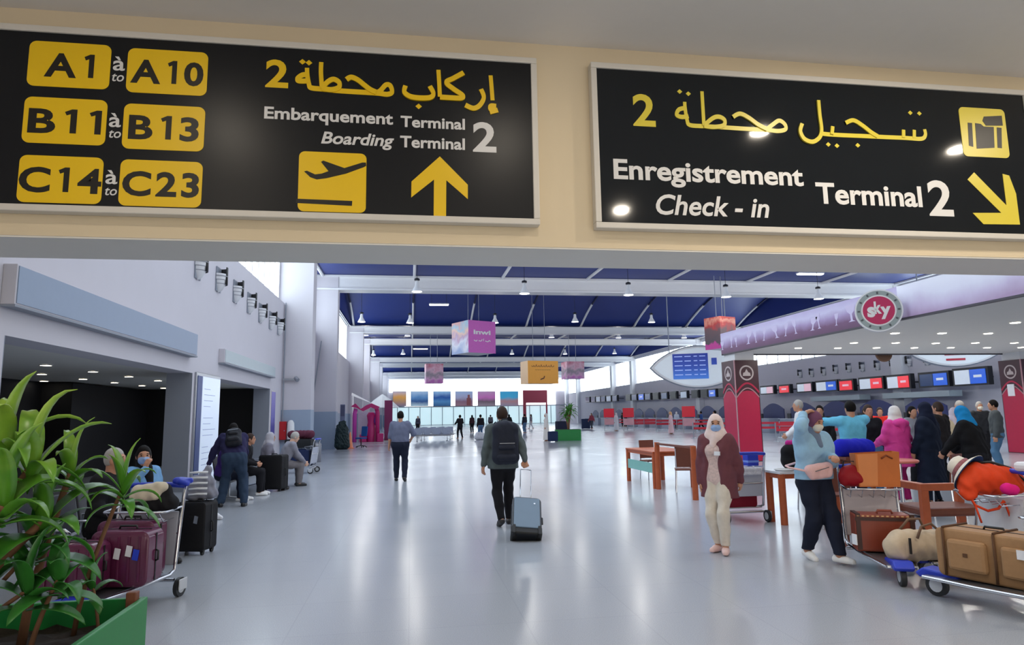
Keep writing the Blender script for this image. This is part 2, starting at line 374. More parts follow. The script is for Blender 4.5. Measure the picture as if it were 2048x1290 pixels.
for i in range(len(FR) - 1):
    a, b = FR[i] + 0.45, FR[i + 1] + 0.45; cv = i % 2 == 1
    vault(a, b, 'ceiling_vault_%d' % (i + 1), cv)
    rb = MB(); rs = MB()
    for x in RIBX:
        if x < XL + 0.3: continue
        n = 20 if cv else 1; pts = [(x, a + (b - a) * j / n, (vault_z(a + (b - a) * j / n, a, b) if cv else ZTP + 0.02) - 0.06) for j in range(n + 1)]
        if cv: rs.tube(pts[:17], 0.07, 6); rb.tube(pts[16:], 0.085, 6)
        else: rb.tube(pts, 0.085, 6)
    struct(rb.build('ceiling_rib_%d' % (i + 1), M_white))
    if cv: struct(rs.build('ceiling_seam_%d' % (i + 1), M_seam))
    if cv:  # end gables of the vault
        for x in (XL, XR):
            pts = [(a + (b - a) * j / 12, vault_z(a + (b - a) * j / 12, a, b)) for j in range(13)]
            g = MB().add([(x - 0.05, p, q) for p, q in pts] + [(x + 0.05, p, q) for p, q in pts], [tuple(range(13)), tuple(range(25, 12, -1))] + [(j, j + 1, j + 14, j + 13) for j in range(12)])
            struct(g.build('ceiling_gable_%d_%s' % (i + 1, 'left' if x < 0 else 'right'), M_blue))
# unseen roof over the near bay, left open between its edges for fill daylight
rf = MB().bx((XL - 0.4, YB + 0.6, 9.3), (XL + 1.2, FR[0] + 0.4, 9.5)).bx((XR - 2, YB + 0.6, 9.3), (XR + 0.4, FR[0] + 0.4, 9.5)).bx((XL, 25.2, 9.3), (XR, FR[0] + 0.4, 9.5)).bx((XL, YB + 0.6, 9.3), (XR, 6.4, 9.5))
for x in range(0, 28, 5): rf.bx((x - 0.15, 6, 9.3), (x + 0.15, 26, 9.5))
struct(rf.build('ceiling_fill_opening', M_white))
# far end wall: glass below, six big posters, bright clerestory above
struct(MB().bx((XL - TH, YE + 0.2, 0), (XR + 0.4, YE + 0.4, 9.6)).build('wall_far', M_wall))
wn += 1
struct(MB().bx((XL, YE + 0.05, 6.25), (XR, YE + 0.1, 8.45)).build('window_%d' % wn, M_dayend))
wn += 1
struct(MB().bx((XL + 4, YE + 0.05, 3.5), (XR - 2, YE + 0.1, 6.25)).build('window_%d' % wn, M_dayend))
wn += 1
M_dim = mat('end wall lower glazing', (196, 222, 226), 0.3, emit=0.7, var=0.25, scale=0.25)
wd = struct(MB().bx((XL + 0.5, YE + 0.05, 0.1), (XR - 2, YE + 0.1, 3.4)).build('window_%d' % wn, M_dim))
f = MB()
for i in range(16): f.bx((XL + 0.5 + i * 2.1, YE - 0.02, 0), (XL + 0.62 + i * 2.1, YE + 0.05, 3.4))
f.bx((XL, YE - 0.03, 3.36), (XR, YE + 0.05, 3.56)); f.build('mullion', M_reveal, wd)
# ------------------------------------------------------------------ the two overhead signs
SY = YB - 0.075
M_signL = mat('matt black sign film', (18, 20, 24), 0.33, var=0.05, spec=0.32)
M_signR = mat('glossy black sign film', (14, 19, 24), 0.06, var=0.05, spec=0.5)
M_yel = mat('sign yellow film', (240, 198, 8), 0.4, var=0.02)
M_yelR = mat('sign lemon film', (226, 208, 70), 0.35, var=0.02)
M_sw = mat('sign white film', (225, 225, 225), 0.45, var=0.02)
M_ink = mat('sign black ink', (22, 18, 10), 0.4, var=0.0)
M_alu = mat('white aluminium profile', (216, 212, 204), 0.35, var=0.02)
def sp(px, py): p = AY(px, py, SY); return (p.x, p.z)
def sign(label, x0, x1, z0, z1, m):
    t = thing('overhead_sign', label, 'sign', ((x0 + x1) / 2, YB - 0.001, z0), 0, 'overhead direction signs')
    t['o'] = 0; del t['o']
    o = (x0 + x1) / 2
    MB().bx((x0 - o, -0.070, 0), (x1 - o, -0.004, z1 - z0)).build('panel', m, t)
    fr = MB(); e = 0.045
    for a, b in (((x0 - o - e, -0.085, -e), (x1 - o + e, -0.002, 0)), ((x0 - o - e, -0.085, z1 - z0), (x1 - o + e, -0.002, z1 - z0 + e)),
                 ((x0 - o - e, -0.085, 0), (x0 - o, -0.002, z1 - z0)), ((x1 - o, -0.085, 0), (x1 - o + e, -0.002, z1 - z0))): fr.bx(a, b)
    fr.build('frame', M_alu, t, bevel=0.006)
    return t, o, z0
# local plane of a sign: x right, y up, z towards the viewer
def lp(t, px, py): p = AY(px, py, SY); return (p.x - t.location.x, p.z - t.location.z)
SM = Matrix(((1, 0, 0, 0), (0, 0, -1, -0.0705), (0, 1, 0, 0), (0, 0, 0, 1)))
def stext(t, body, name, m, l, r, cap, bold=0.02, shear=0.0, fit=True, lift=0.0, ext=0.0015):
    """baseline from pixel l to pixel r, cap top at pixel cap"""
    a, b, c = lp(t, *l), lp(t, *r), lp(t, *cap)
    z = (a[1] + b[1]) / 2; h = c[1] - a[1]
    return text(body, name, m, t, h, SM @ Matrix.Translation((a[0], z, lift)), (b[0] - a[0]) if fit else None, bold, shear, ext)
def badge(t, px, py, w, h, m, r=0.045, name='badge'):
    x, z = lp(t, px, py); mb = MB(); polyf(mb, [(x + a, z + b) for a, b in rrect(w, h, r)], 0.003, SM)
    return mb.build(name, m, t)
ONE = [(0.30, 0), (0.30, 1), (0.16, 1), (-0.03, 0.88), (0.02, 0.74), (0.13, 0.80), (0.13, 0)]
def badge_text(bd, s_, x, z, h, fw):
    """gate number, glyph by glyph; the figure one with its flag"""
    mb = MB(); cx = 0.0
    for ch in s_:
        if ch == '1':
            polyf(mb, [(cx + (a + 0.10) * h, b * h) for a, b in ONE], 0.0015, Matrix.Identity(4)); cx += 0.66 * h
        else:
            o = text(ch, 'tmp', M_ink, None, h, Matrix.Identity(4), None, 0.042, 0, 0.0015); me = o.data
            xs = [v.co.x for v in me.vertices]; d = cx - min(xs)
            mb.add([(v.co.x + d, v.co.y, v.co.z) for v in me.vertices], [tuple(p.vertices) for p in me.polygons])
            cx += max(xs) - min(xs) + 0.16 * h; bpy.data.objects.remove(o)
    xs = [v[0] for v in mb.v]; k = fw / (max(xs) - min(xs)); m = (max(xs) + min(xs)) / 2
    mb.v = [tuple(SM @ Vector((x + (a - m) * k, z + b, 0.003 + c))) for a, b, c in mb.v]
    return mb.build('lettering', M_ink, bd)
z0, z1 = 2.985, 4.165
tL, oL, _ = sign('wide black sign listing yellow gate badges and boarding for terminal two', -3.15, 0.865, z0, z1, M_signL)
rows = [('A1', (139, 130), 'A10', (335, 144)), ('B11', (130, 242), 'B13', (328, 255)), ('C14', (121, 359), 'C23', (322, 367))]
for i, (a, pa, b, pb) in enumerate(rows):
    for s_, p, wd_ in ((a, pa, 0.50), (b, pb, 0.51)):
        bd = badge(tL, p[0], p[1], wd_, 0.315, M_yel)
        x, z = lp(tL, *p); n = len(s_)
        fw = {('A1'): 0.30, 'A10': 0.46, 'B11': 0.44, 'B13': 0.44, 'C14': 0.49, 'C23': 0.475}[s_]
        badge_text(bd, s_, x, z - 0.083, 0.165, fw)
for (cx, cy), (ex, ey) in (((237, 140), (235, 162)), ((229, 253), (229, 275)), ((222, 367), (221, 390))):
    stext(tL, 'à', 'lettering', M_sw, (cx - 12, cy), (cx + 12, cy), (cx, cy - 29), 0.018)
    stext(tL, 'to', 'lettering', M_sw, (ex - 12, ey), (ex + 12, ey), (ex, ey - 19), 0.01, 0.2)
stext(tL, '2', 'lettering', M_yel, (530, 172), (576, 174), (535, 117), 0.035)
stext(tL, 'Embarquement', 'lettering', M_sw, (528, 234), (786, 250), (530, 210), 0.035)
stext(tL, 'Terminal', 'lettering', M_sw, (801, 252), (930, 259), (802, 230), 0.035)
stext(tL, 'Boarding', 'lettering', M_sw, (642, 284), (788, 294), (646, 260), 0.03, 0.22)
stext(tL, 'Terminal', 'lettering', M_sw, (800, 293), (930, 299), (801, 270), 0.035)
stext(tL, '2', 'lettering', M_sw, (946, 301), (993, 303), (948, 242), 0.035)
def strokes(t, name, m, paths, conv, w, dots=()):
    mb = MB()
    for i, p in enumerate(paths): ribbon(mb, [lp(t, *conv(*q)) for q in p], w, 0.0022 + 0.0021 * i, SM)
    for q in dots:
        x, z = lp(t, *conv(*q)); d = w * 0.62
        polyf(mb, [(x - d, z), (x, z - d * .9), (x + d, z), (x, z + d * .9)], 0.0022, SM)
    return mb.build(name, m, t)
cv2 = lambda x, y: (500 + x / 3.071, 90 + y / 3.071)
strokes(tL, 'lettering', M_yel, [
    [(770, 294), (800, 280), (835, 244), (862, 250), (872, 288), (845, 302), (800, 297), (770, 294), (700, 290), (630, 286), (540, 280), (440, 270), (375, 262), (362, 240), (352, 185), (350, 140)],
    [(352, 182), (322, 184), (293, 205), (297, 219), (330, 222), (362, 218)],
    [(438, 106), (436, 170), (442, 266)], [(442, 266), (480, 226), (515, 212), (548, 232), (545, 262), (500, 276), (442, 268)],
    [(592, 214), (622, 200), (662, 216), (705, 250), (740, 276), (775, 292)]], cv2, 0.037, [(322, 102), (362, 108)])
strokes(tL, 'lettering', M_yel, [
    [(1478, 186), (1484, 260), (1490, 340)], [(1512, 376), (1480, 374), (1476, 392), (1500, 394)], [(1472, 412), (1522, 400)],
    [(1418, 272), (1436, 322), (1412, 370), (1372, 390), (1322, 370)],
    [(1312, 172), (1250, 206), (1205, 232), (1250, 272), (1304, 310), (1298, 328), (1230, 326), (1166, 322)], [(1157, 156), (1162, 240), (1166, 322)],
    [(1104, 256), (1126, 300), (1108, 325), (1050, 329), (985, 320), (948, 292), (955, 254)]], cv2, 0.037, [(1036, 376)])
# pictograms: departing aircraft over a runway, and the arrow ahead
bp = badge(tL, 665, 364, 0.452, 0.425, M_yel, 0.04, 'pictogram')
mb = MB(); q = lambda pts, t: [lp(t, *cv2(*p)) for p in pts]
polyf(mb, q([(332, 776), (350, 772), (400, 795), (440, 790), (482, 775), (436, 718), (450, 710), (580, 756), (690, 722), (712, 722), (714, 742), (700, 750), (590, 790), (470, 818), (410, 826), (370, 812)], tL), 0.0045, SM)
polyf(mb, q([(284, 944), (628, 958), (626, 988), (282, 970)], tL), 0.0045, SM)
mb.build('pictogram_print', M_ink, bp)
mb = MB(); polyf(mb, q([(1166, 684), (1338, 858), (1338, 946), (1206, 830), (1204, 1074), (1128, 1072), (1130, 826), (990, 936), (992, 838)], tL), 0.003, SM); mb.build('arrow', M_yel, tL)
# right sign
tR, oR, _ = sign('glossy black sign for check-in with luggage pictogram and slanting arrow', 1.365, 5.02, 2.975, 4.165, M_signR)
cv3 = lambda x, y: (1160 + x * .4336, 110 + y * .4336)
stext(tR, '2', 'lettering', M_yelR, (1267, 250), (1312, 251), (1268, 186), 0.03)
stext(tR, 'Enregistrement', 'lettering', M_sw, (1228, 358), (1608, 369), (1230, 318), 0.035)
stext(tR, 'Check - in', 'lettering', M_sw, (1313, 429), (1540, 433), (1316, 388), 0.025, 0.22)
stext(tR, 'Terminal', 'lettering', M_sw, (1634, 406), (1846, 412), (1636, 364), 0.035)
stext(tR, '2', 'lettering', M_sw, (1860, 429), (1909, 431), (1862, 358), 0.03)
strokes(tR, 'lettering', M_yelR, [
    [(860, 344), (890, 320), (920, 302), (946, 320), (948, 342), (915, 350), (860, 345), (780, 341), (700, 336), (640, 332), (570, 328), (508, 323), (494, 300), (485, 246), (483, 216)],
    [(484, 244), (456, 252), (446, 276), (470, 286), (500, 282)], [(562, 168), (566, 240), (571, 326)],
    [(571, 326), (612, 292), (642, 286), (666, 302), (660, 326), (612, 333), (571, 328)], [(704, 287), (736, 272), (776, 290), (820, 322), (862, 344)]], cv3, 0.034, [(460, 168), (500, 178)])
strokes(tR, 'lettering', M_yelR, [
    [(1590, 342), (1594, 368), (1575, 386), (1500, 382), (1400, 378), (1320, 374), (1220, 370), (1150, 366), (1112, 362)], [(1542, 345), (1542, 383)], [(1492, 345), (1492, 381)],
    [(1224, 314), (1260, 302), (1302, 326), (1340, 356), (1372, 376)], [(1164, 330), (1160, 367)],
    [(1098, 210), (1104, 280), (1112, 345), (1102, 382), (1070, 402), (1032, 388), (1014, 352), (1022, 318)]], cv3, 0.034, [(1524, 266), (1566, 269), (1282, 416), (1146, 412), (1186, 418)])
bl = badge(tR, 1968.5, 265, 0.425, 0.42, M_yelR, 0.04, 'pictogram')
mb = MB(); q3 = lambda pts: [lp(tR, *cv3(*p)) for p in pts]
for pts in ([(1788, 312), (1808, 314), (1814, 424), (1794, 418)], [(1822, 314), (1848, 318), (1862, 330), (1908, 332), (1912, 428), (1830, 432)], [(1922, 334), (1944, 336), (1946, 430), (1926, 428)],
            [(1862, 284), (1945, 280), (1950, 326), (1872, 326), (1856, 304)]): polyf(mb, q3(pts), 0.0045, SM)
mb.build('pictogram_print', M_ink, bl)
mb = MB(); polyf(mb, q3([(1818, 541), (1968, 694), (1950, 548), (1980, 556), (2012, 640), (2030, 782), (1862, 780), (1812, 728), (1944, 728), (1788, 574)]), 0.003, SM); mb.build('arrow', M_yelR, tR)
# ------------------------------------------------------------------ fixed fittings of the hall
M_fas = mat('blue grey fascia metal', (140, 156, 180), 0.45, var=0.03)
M_fas2 = mat('pale fascia metal', (176, 190, 196), 0.4, var=0.03)
def fascia(label, y0, y1, z0, z1, m):
    t = thing('fascia_sign_box', label, 'sign box', (XL, (y0 + y1) / 2, z0), 0, 'blank sign boxes over the shop openings'); h = (y1 - y0) / 2
    MB().bx((0.0, -h, 0), (0.16, h, z1 - z0)).build('box', M_wall, t, bevel=0.006)
    MB().bx((0.16, -h + 0.03, 0.02), (0.172, h - 0.03, z1 - z0 - 0.02)).build('face_panel', m, t)
    MB().bx((0.0, -h - 0.01, -0.03), (0.175, h + 0.01, 0)).build('bottom_trim', M_reveal, t)
fascia('long blank blue grey sign box over the nearer dark shop opening', 8.95, 16.15, 3.06, 3.57, M_fas)
fascia('shorter blank pale sign box over the farther shop opening', 18.5, 25.2, 3.1, 3.47, M_fas2)
# information light box between the two openings
M_lb = mat('backlit information sheet', (205, 218, 238), 0.3, emit=0.35, var=0.06, scale=1.5)
t = thing('information_board', 'tall pale backlit information panel between the two shop openings', 'notice board', (XL, 17.6, 0.05))
MB().bx((0, -1.0, 0), (0.05, 1.0, 2.68)).build('frame', M_steel, t, bevel=0.01)
MB().bx((0.05, -0.55, 0.1), (0.06, 0.95, 2.6)).build('sheet', M_lb, t)
MB().bx((0.05, -0.93, 0.1), (0.06, -0.58, 2.6)).build('stripe', mat('navy stripe', (40, 66, 130), 0.4), t)
gl = MB()
for i in range(14):
    if i % 5 != 4: gl.bx((0.06, -0.4, 2.3 - i * 0.14), (0.062, 0.1 + 0.6 * ((i * 37) % 10) / 10, 2.312 - i * 0.14))
gl.build('printed_lines', mat('grey print', (160, 172, 190), 0.5), t)
t = thing('poster_panel', 'narrow violet poster strip beside the far jamb of farther shop opening', 'poster', (XL, 25.75, 0.3))
MB().bx((0, -0.35, 0), (0.03, 0.35, 2.3)).build('panel', ramp_mat('violet poster', [(0, (40, 40, 120)), (0.45, (50, 50, 150)), (0.6, (120, 110, 190)), (1, (150, 140, 210))], 'Z', 0, 2.3, 0.4, 0.3, 4), t)
MB().bx((-0.002, -0.38, -0.03), (0.02, 0.38, 2.33)).build('frame', M_alu, t)
t = thing('conduit_pipe', 'thin dark vertical conduit on the first left pier with spotlight bracket', 'pipe', (XL + 0.08, 27.32, 0.9))
MB().cyl((0, 0, 0), (0, 0, 5.3), 0.025, n=8).build('pipe', M_reveal, t); MB().bx((-0.03, -0.03, 2.2), (0.5, 0.03, 2.28)).cyl((0.45, 0, 2.3), (0.55, -0.1, 2.2), 0.08).build('bracket', M_steel, t)
# half-dome wall uplights
M_lou = mat('grey louvre metal', (160, 162, 170), 0.4)
def uplight_proto():
    t = thing('wall_uplight', 'x', 'wall lamp', (0, 0, 0), 0, 'x')
    prof = [(0.02, -0.36), (0.10, -0.30), (0.17, -0.18), (0.21, 0.0), (0.215, 0.12)]
    sh = MB(); n = 14; vs = [(r * math.cos(PI * k / n - PI / 2), r * math.sin(PI * k / n - PI / 2), z) for r, z in prof for k in range(n + 1)]
    fs = [(i * (n + 1) + k, i * (n + 1) + k + 1, (i + 1) * (n + 1) + k + 1, (i + 1) * (n + 1) + k) for i in range(len(prof) - 1) for k in range(n)]
    sh.add(vs, fs).build('bowl', M_white, t, 50)
    MB().bx((-0.02, -0.20, -0.34), (0.012, 0.22, 0.30)).build('back_plate', M_reveal, t)
    lv = MB()
    for k in range(3): lv.tube([(0.225 * math.cos(a) * (1 - .1 * k), 0.225 * math.sin(a) * (1 - .1 * k), 0.06 - k * 0.1) for a in [PI * j / 10 - PI / 2 for j in range(11)]], 0.012, 6)
    lv.build('louvre', M_lou, t)
    vz = MB(); vz.add([(0.23 * math.cos(a), 0.23 * math.sin(a), z) for z in (-0.16, 0.30) for a in [PI * j / 10 * .6 - .1 * PI for j in range(11)]], [(j, j + 1, 12 + j, 11 + j) for j in range(10)])
    o = vz.build('visor', mat('black visor', (10, 10, 12), 0.5), t, True); s_ = o.modifiers.new('s', 'SOLIDIFY'); s_.thickness = 0.02
    return t
UP = uplight_proto(); first = True
ordn = ['nearest', 'second', 'third', 'fourth', 'fifth', 'sixth', 'seventh', 'eighth', 'ninth', 'farthest']
for i, (px, py) in enumerate(((405, 530), (445, 558), (478, 582), (505, 605), (527, 625), (547, 640), (563, 652))):
    p = AX(px, py, XL + 0.12); p.x = XL + 0.02
    lb = 'white half-dome wall uplight high on left wall, %s of the seven' % (ordn[i] if i < 6 else 'farthest')
    if first: UP.location = p; UP['label'] = lb; UP['group'] = 'uplights along the left wall'; first = False
    else: clone(UP, p, 0, lb)
for i, (px, py) in enumerate(((1852, 719), (1816, 722), (1784, 727), (1753, 730), (1723, 733), (1696, 735), (1670, 738), (1646, 742), (1622, 745), (1599, 747))):
    p = AX(px, py, XR - 0.1); p.x = XR - 0.02
    c_ = clone(UP, p, PI, 'dark-visored wall uplight over check-in counters, %s of the ten' % (ordn[i]), 'uplights along the right wall'); c_.scale = (1, -1, 1)
# leaning flat panel on the second pier, third-pier fittings
t = thing('wall_panel', 'thin tilted grey panel fixed high on the second left pier', 'panel', (XL - 0.02, 36.2, 3.0))
MB().box((0.0, 0, 1.3), (0.35, 0.05, 2.7), rot=(0, 0.12, 0)).build('panel', M_wall, t); MB().box((0.2, -0.02, 1.3), (0.05, 0.08, 2.75), rot=(0, 0.12, 0)).build('edge', M_reveal, t)
# pendant bell lamps
M_cap = mat('dark lamp cap', (40, 42, 48), 0.4)
def pend_proto():
    t = thing('pendant_lamp', 'x', 'pendant lamp', (0, 0, 0), 0, 'hall pendant lamps')
    MB().lathe([(0.05, 0.42), (0.09, 0.36), (0.10, 0.16), (0.17, 0.06), (0.26, -0.14), (0.25, -0.14), (0.15, 0.06), (0.05, 0.36)], n=16).build('shade', mat('opal lamp shade', (224, 228, 232), 0.3, emit=0.15, var=0), t, 40)
    MB().lathe([(0.04, 0.56), (0.13, 0.52), (0.14, 0.44), (0.05, 0.42)], n=14).build('cap', M_cap, t, 40)
    MB().ell((0, 0, 0.02), (0.09, 0.09, 0.11), 10, 8).build('bulb', M_lamp, t, True)
    MB().cyl((0, 0, 0.55), (0, 0, 1.0), 0.012, n=6).build('cord', M_cap, t)
    return t
PD = pend_proto(); first = True
prows = [(33.0, ((834, 578), (1049, 582), (1257, 585), (1452, 589), (1637, 593))), (46.0, ((723, 640), (820, 642), (990, 642), (1150, 640), (1303, 641))),
         (60.5, ((731, 668), (815, 669), (955, 671), (1103, 672), (1237, 673), (1368, 673))), (75.0, ((747, 708), (806, 706), (918, 706), (1024, 706), (1130, 706), (1229, 705)))]
rn = ['in front of the second girder', 'under the nearest blue vault', 'between the third and fourth girders', 'under the second blue vault']
for (Y, pts), r in zip(prows, rn):
    roof = vault_z(Y, 36.95, 56.95) if 37 < Y < 56 else (vault_z(Y, 65.95, 86.95) if 66 < Y < 86 else ZTP)
    for i, (px, py) in enumerate(pts):
        p = AY(px, py, Y); lb = 'white bell pendant lamp %s, number %d from the left wall' % (r, i + 1)
        if first: t = PD; t.location = p; t['label'] = lb; first = False
        else: t = clone(PD, p, 0, lb)
        for c in list(t.children):
            if c.name.startswith('cord'): bpy.data.objects.remove(c)
        MB().cyl((0, 0, 0.55), (0, 0, roof - p.z), 0.012, n=6).build('cord', M_cap, t)
        ld = bpy.data.lights.new('pendant_glow', 'POINT'); ld.energy = 55; ld.shadow_soft_size = 0.25; ld.color = (1, 0.95, 0.88)
        lo = bpy.data.objects.new('pendant_glow', ld); lo.location = (0, 0, -0.35); COL.objects.link(lo); lo.parent = t
# linear ceiling fittings
for px, py, Y, L in ((878, 608, 44.0, 1.25), (1620, 543, 34.0, 1.5), (841, 697, 76.0, 1.6)):
    z = vault_z(Y, 36.95, 56.95) if 37 < Y < 56 else (vault_z(Y, 65.95, 86.95) if Y > 66 else ZTP)
    p = AY(px, py, Y); p.z = z if Y == 34.0 else p.z
    t = thing('linear_light', {44.0: 'glowing strip light under the nearest blue vault', 34.0: 'glowing strip light just behind the beam over the right', 76.0: 'glowing strip light under the second blue vault'}[Y], 'ceiling light', p, 0, 'strip lights under the roof')
    MB().bx((-L / 2, -0.14, -0.09), (L / 2, 0.14, -0.03)).build('diffuser', M_tube, t, bevel=0.01); MB().bx((-L / 2 - .03, -0.16, -0.04), (L / 2 + .03, 0.16, 0.03)).build('housing', M_white, t)
    if z - p.z > 0.1: MB().cyl((-L * .4, 0, 0), (-L * .4, 0, z - p.z), 0.012, n=6).cyl((L * .4, 0, 0), (L * .4, 0, z - p.z), 0.012, n=6).build('hanger', M_cap, t)
# ------------------------------------------------------------------ hanging advertising boxes
def adbox(name, label, pc, Y, w, d, h, rz, mf, ml, top):
    """pc: pixel of the vertical corner that comes towards the viewer at mid height"""
    p = AY(pc[0], pc[1], Y); t = thing(name, label, 'hanging sign', p, rz, 'hanging advertising boxes')
    e = 0.02
    MB().bx((0.0 + e, e, -h / 2 + e), (w - e, d - e, h / 2 - e)).build('core', M_white, t)
    f = MB().bx((0, -0.0, -h / 2), (w, e, h / 2)).build('front_print', mf, t); s_ = MB().bx((0, e, -h / 2), (e, d, h / 2)).build('side_print', ml, t)
    fr = MB()
    for x in (0.3 * w, 0.7 * w): fr.cyl((x, d / 2, h / 2 - .05), (x, d / 2, top - p.z + 0.25), 0.02, n=6)
    fr.build('hanging_rod', M_reveal, t)
    return t, f, s_
pastel = ramp_mat('pastel photo print', [(0, (150, 170, 215)), (0.3, (225, 225, 240)), (0.5, (190, 150, 190)), (0.68, (235, 190, 170)), (0.85, (150, 190, 215)), (1, (220, 160, 160))], 'Z', -1, 1, 0.5, 0.9, 1.5)
M_mag = mat('orchid pink print', (206, 96, 190), 0.5, var=0.06)
t, f, s_ = adbox('advertising_cube', 'pink hanging cube sign with white lettering under the first blue vault', (937, 672), 40, 1.98, 1.98, 1.98, math.radians(27), M_mag, pastel, vault_z(41.4, 36.95, 56.95) - .1)
FM = Matrix(((1, 0, 0, 0), (0, 0, -1, -0.003), (0, 1, 0, 0), (0, 0, 0, 1)))
text('inwi', 'lettering', M_sw, f, 0.28, FM @ Matrix.Translation((0.36, 0.16, 0)), 1.25, 0.05)
mb = MB()
for q in ([(0.38, -.22), (0.55, -.28), (0.62, -.2)], [(0.72, -.24), (0.9, -.26), (0.98, -.14)], [(1.1, -.1), (1.06, -.26)], [(1.2, -.24), (1.4, -.28), (1.5, -.2), (1.6, -.26)]): ribbon(mb, q, 0.05, 0.003, FM)
mb.build('lettering', M_sw, f)
M_or = mat('amber orange print', (240, 168, 62), 0.5, var=0.05)
t, f, s_ = adbox('advertising_box', 'wide orange hanging box sign with dark script above the hall middle', (1056, 744), 50, 2.55, 1.5, 1.75, math.radians(13), M_or, mat('pale orange print', (246, 206, 160), 0.5, var=0.05), vault_z(50, 36.95, 56.95))
mb = MB()
for k in range(9): x = 0.3 + k * 0.21; ribbon(mb, [(x, 0.5), (x + 0.05, 0.42), (x + 0.13, 0.43), (x + 0.19, 0.5 + 0.08 * (k % 2)), (x + 0.21, 0.43)], 0.035, 0.003, FM)
for k in range(7): x = 0.6 + k * 0.19; ribbon(mb, [(x, 0.2), (x + 0.08, 0.17), (x + 0.15, 0.19)], 0.022, 0.003, FM)
polyf(mb, [(1.0, -.62), (1.35, -.5), (1.42, -.3), (1.34, -.28), (1.28, -.42), (1.05, -.5)], 0.003, FM); mb.build('lettering', mat('brown print', (110, 60, 20), 0.5), f)
floral = ramp_mat('rosy photo print', [(0, (200, 110, 190)), (0.2, (220, 170, 205)), (0.45, (150, 140, 150)), (0.7, (225, 180, 200)), (1, (190, 90, 110))], 'Z', -0.9, 0.9, 0.5, 0.9, 2.0)
adbox('advertising_cube', 'small rosy hanging cube sign left of the middle, far down the hall', (852, 747), 60, 1.55, 1.2, 1.75, math.radians(5), floral, floral, ZTP)
adbox('advertising_cube', 'rosy hanging cube sign just right of the orange box', (1134, 740), 60, 1.7, 1.6, 1.6, math.radians(6), floral, floral, ZTP)
redfl = ramp_mat('red photo print', [(0, (206, 70, 160)), (0.16, (206, 70, 160)), (0.2, (90, 80, 90)), (0.6, (110, 84, 90)), (0.75, (190, 60, 60)), (0.9, (225, 150, 130)), (1, (200, 70, 60))], 'Z', -0.9, 0.9, 0.5, 0.5, 3.0)
adbox('advertising_cube', 'red and grey hanging cube sign behind the kiosk canopy corner', (1441, 664), 34.5, 1.2, 1.2, 1.8, math.radians(20), redfl, redfl, ZTP)
# ------------------------------------------------------------------ posters on the end wall
pst = [('orange_brown', (786, 812), [(0, (150, 130, 150)), (.3, (200, 150, 110)), (.6, (235, 170, 80)), (1, (200, 180, 190))], 'amber poster nearest the left end of the glazed end wall'),
       ('sea_blue', (822, 856), [(0, (190, 215, 225)), (.3, (50, 90, 150)), (.6, (100, 150, 200)), (1, (180, 205, 230))], 'blue city poster, first of the two blue ones on the end wall'),
       ('coast_blue', (867, 901), [(0, (60, 110, 160)), (.3, (90, 150, 200)), (.6, (40, 90, 170)), (1, (160, 200, 235))], 'blue coast poster, second of the two blue ones on the end wall'),
       ('tower_lilac', (911, 945), [(0, (170, 130, 140)), (.3, (150, 110, 130)), (.6, (180, 180, 210)), (1, (170, 190, 225))], 'lilac poster with a brick tower on the end wall'),
       ('festival_pink', (956, 990), [(0, (170, 150, 160)), (.3, (120, 100, 110)), (.6, (210, 120, 190)), (1, (200, 150, 190))], 'pink sky poster on the end wall'),
       ('town_turquoise', (1001, 1036), [(0, (160, 150, 170)), (.35, (190, 140, 140)), (.6, (70, 180, 220)), (1, (60, 170, 215))], 'turquoise sky poster on the end wall')]
for nm, (a, b), st, lb in pst:
    p0 = AY(a, 812, YE - 0.1); p1 = AY(b, 783, YE - 0.1); ww, hh = p1.x - p0.x, p1.z - p0.z
    t = thing('wall_poster', lb, 'poster', ((p0.x + p1.x) / 2, YE + 0.04, p0.z), 0, 'posters on the end wall')
    MB().bx((-ww / 2, -0.12, 0), (ww / 2, -0.06, hh)).build('print', ramp_mat('poster ' + nm, st, 'Z', 0, hh, 0.5, 0.35, 0.8, 0.12), t); MB().bx((-ww / 2 - .06, -0.07, -0.06), (ww / 2 + .06, 0.0, hh + .06)).build('frame', M_reveal, t)  # prints given a slight glow of their own, put into the colour
    if nm == 'tower_lilac': MB().bx((0.5, -0.14, 0.1), (1.3, -0.12, 1.5)).bx((0.7, -0.14, 1.5), (1.1, -0.12, 2.1)).build('tower_print', mat('brick tower print', (160, 90, 90), 0.6), t)
p0 = AY(1046, 806, YE - 1); p1 = AY(1094, 780, YE - 1)
t = thing('wall_banner', 'plain dark red banner at the right of the end wall posters', 'banner', ((p0.x + p1.x) / 2, YE - 1, 0))
hw = (p1.x - p0.x) / 2; MB().bx((-hw, -0.1, p0.z), (hw, 0.1, p1.z)).build('panel', mat('glowing dark red vinyl', (142, 42, 62), 0.5, emit=0.05), t); MB().bx((-hw, -0.12, 0), (-hw + .6, 0.12, p0.z)).bx((hw - .3, -0.12, 0), (hw, 0.12, p0.z)).build('post', mat('glowing dark red vinyl', (142, 42, 62)), t)  # vinyl carries a faint painted-in glow, no lamp behind it
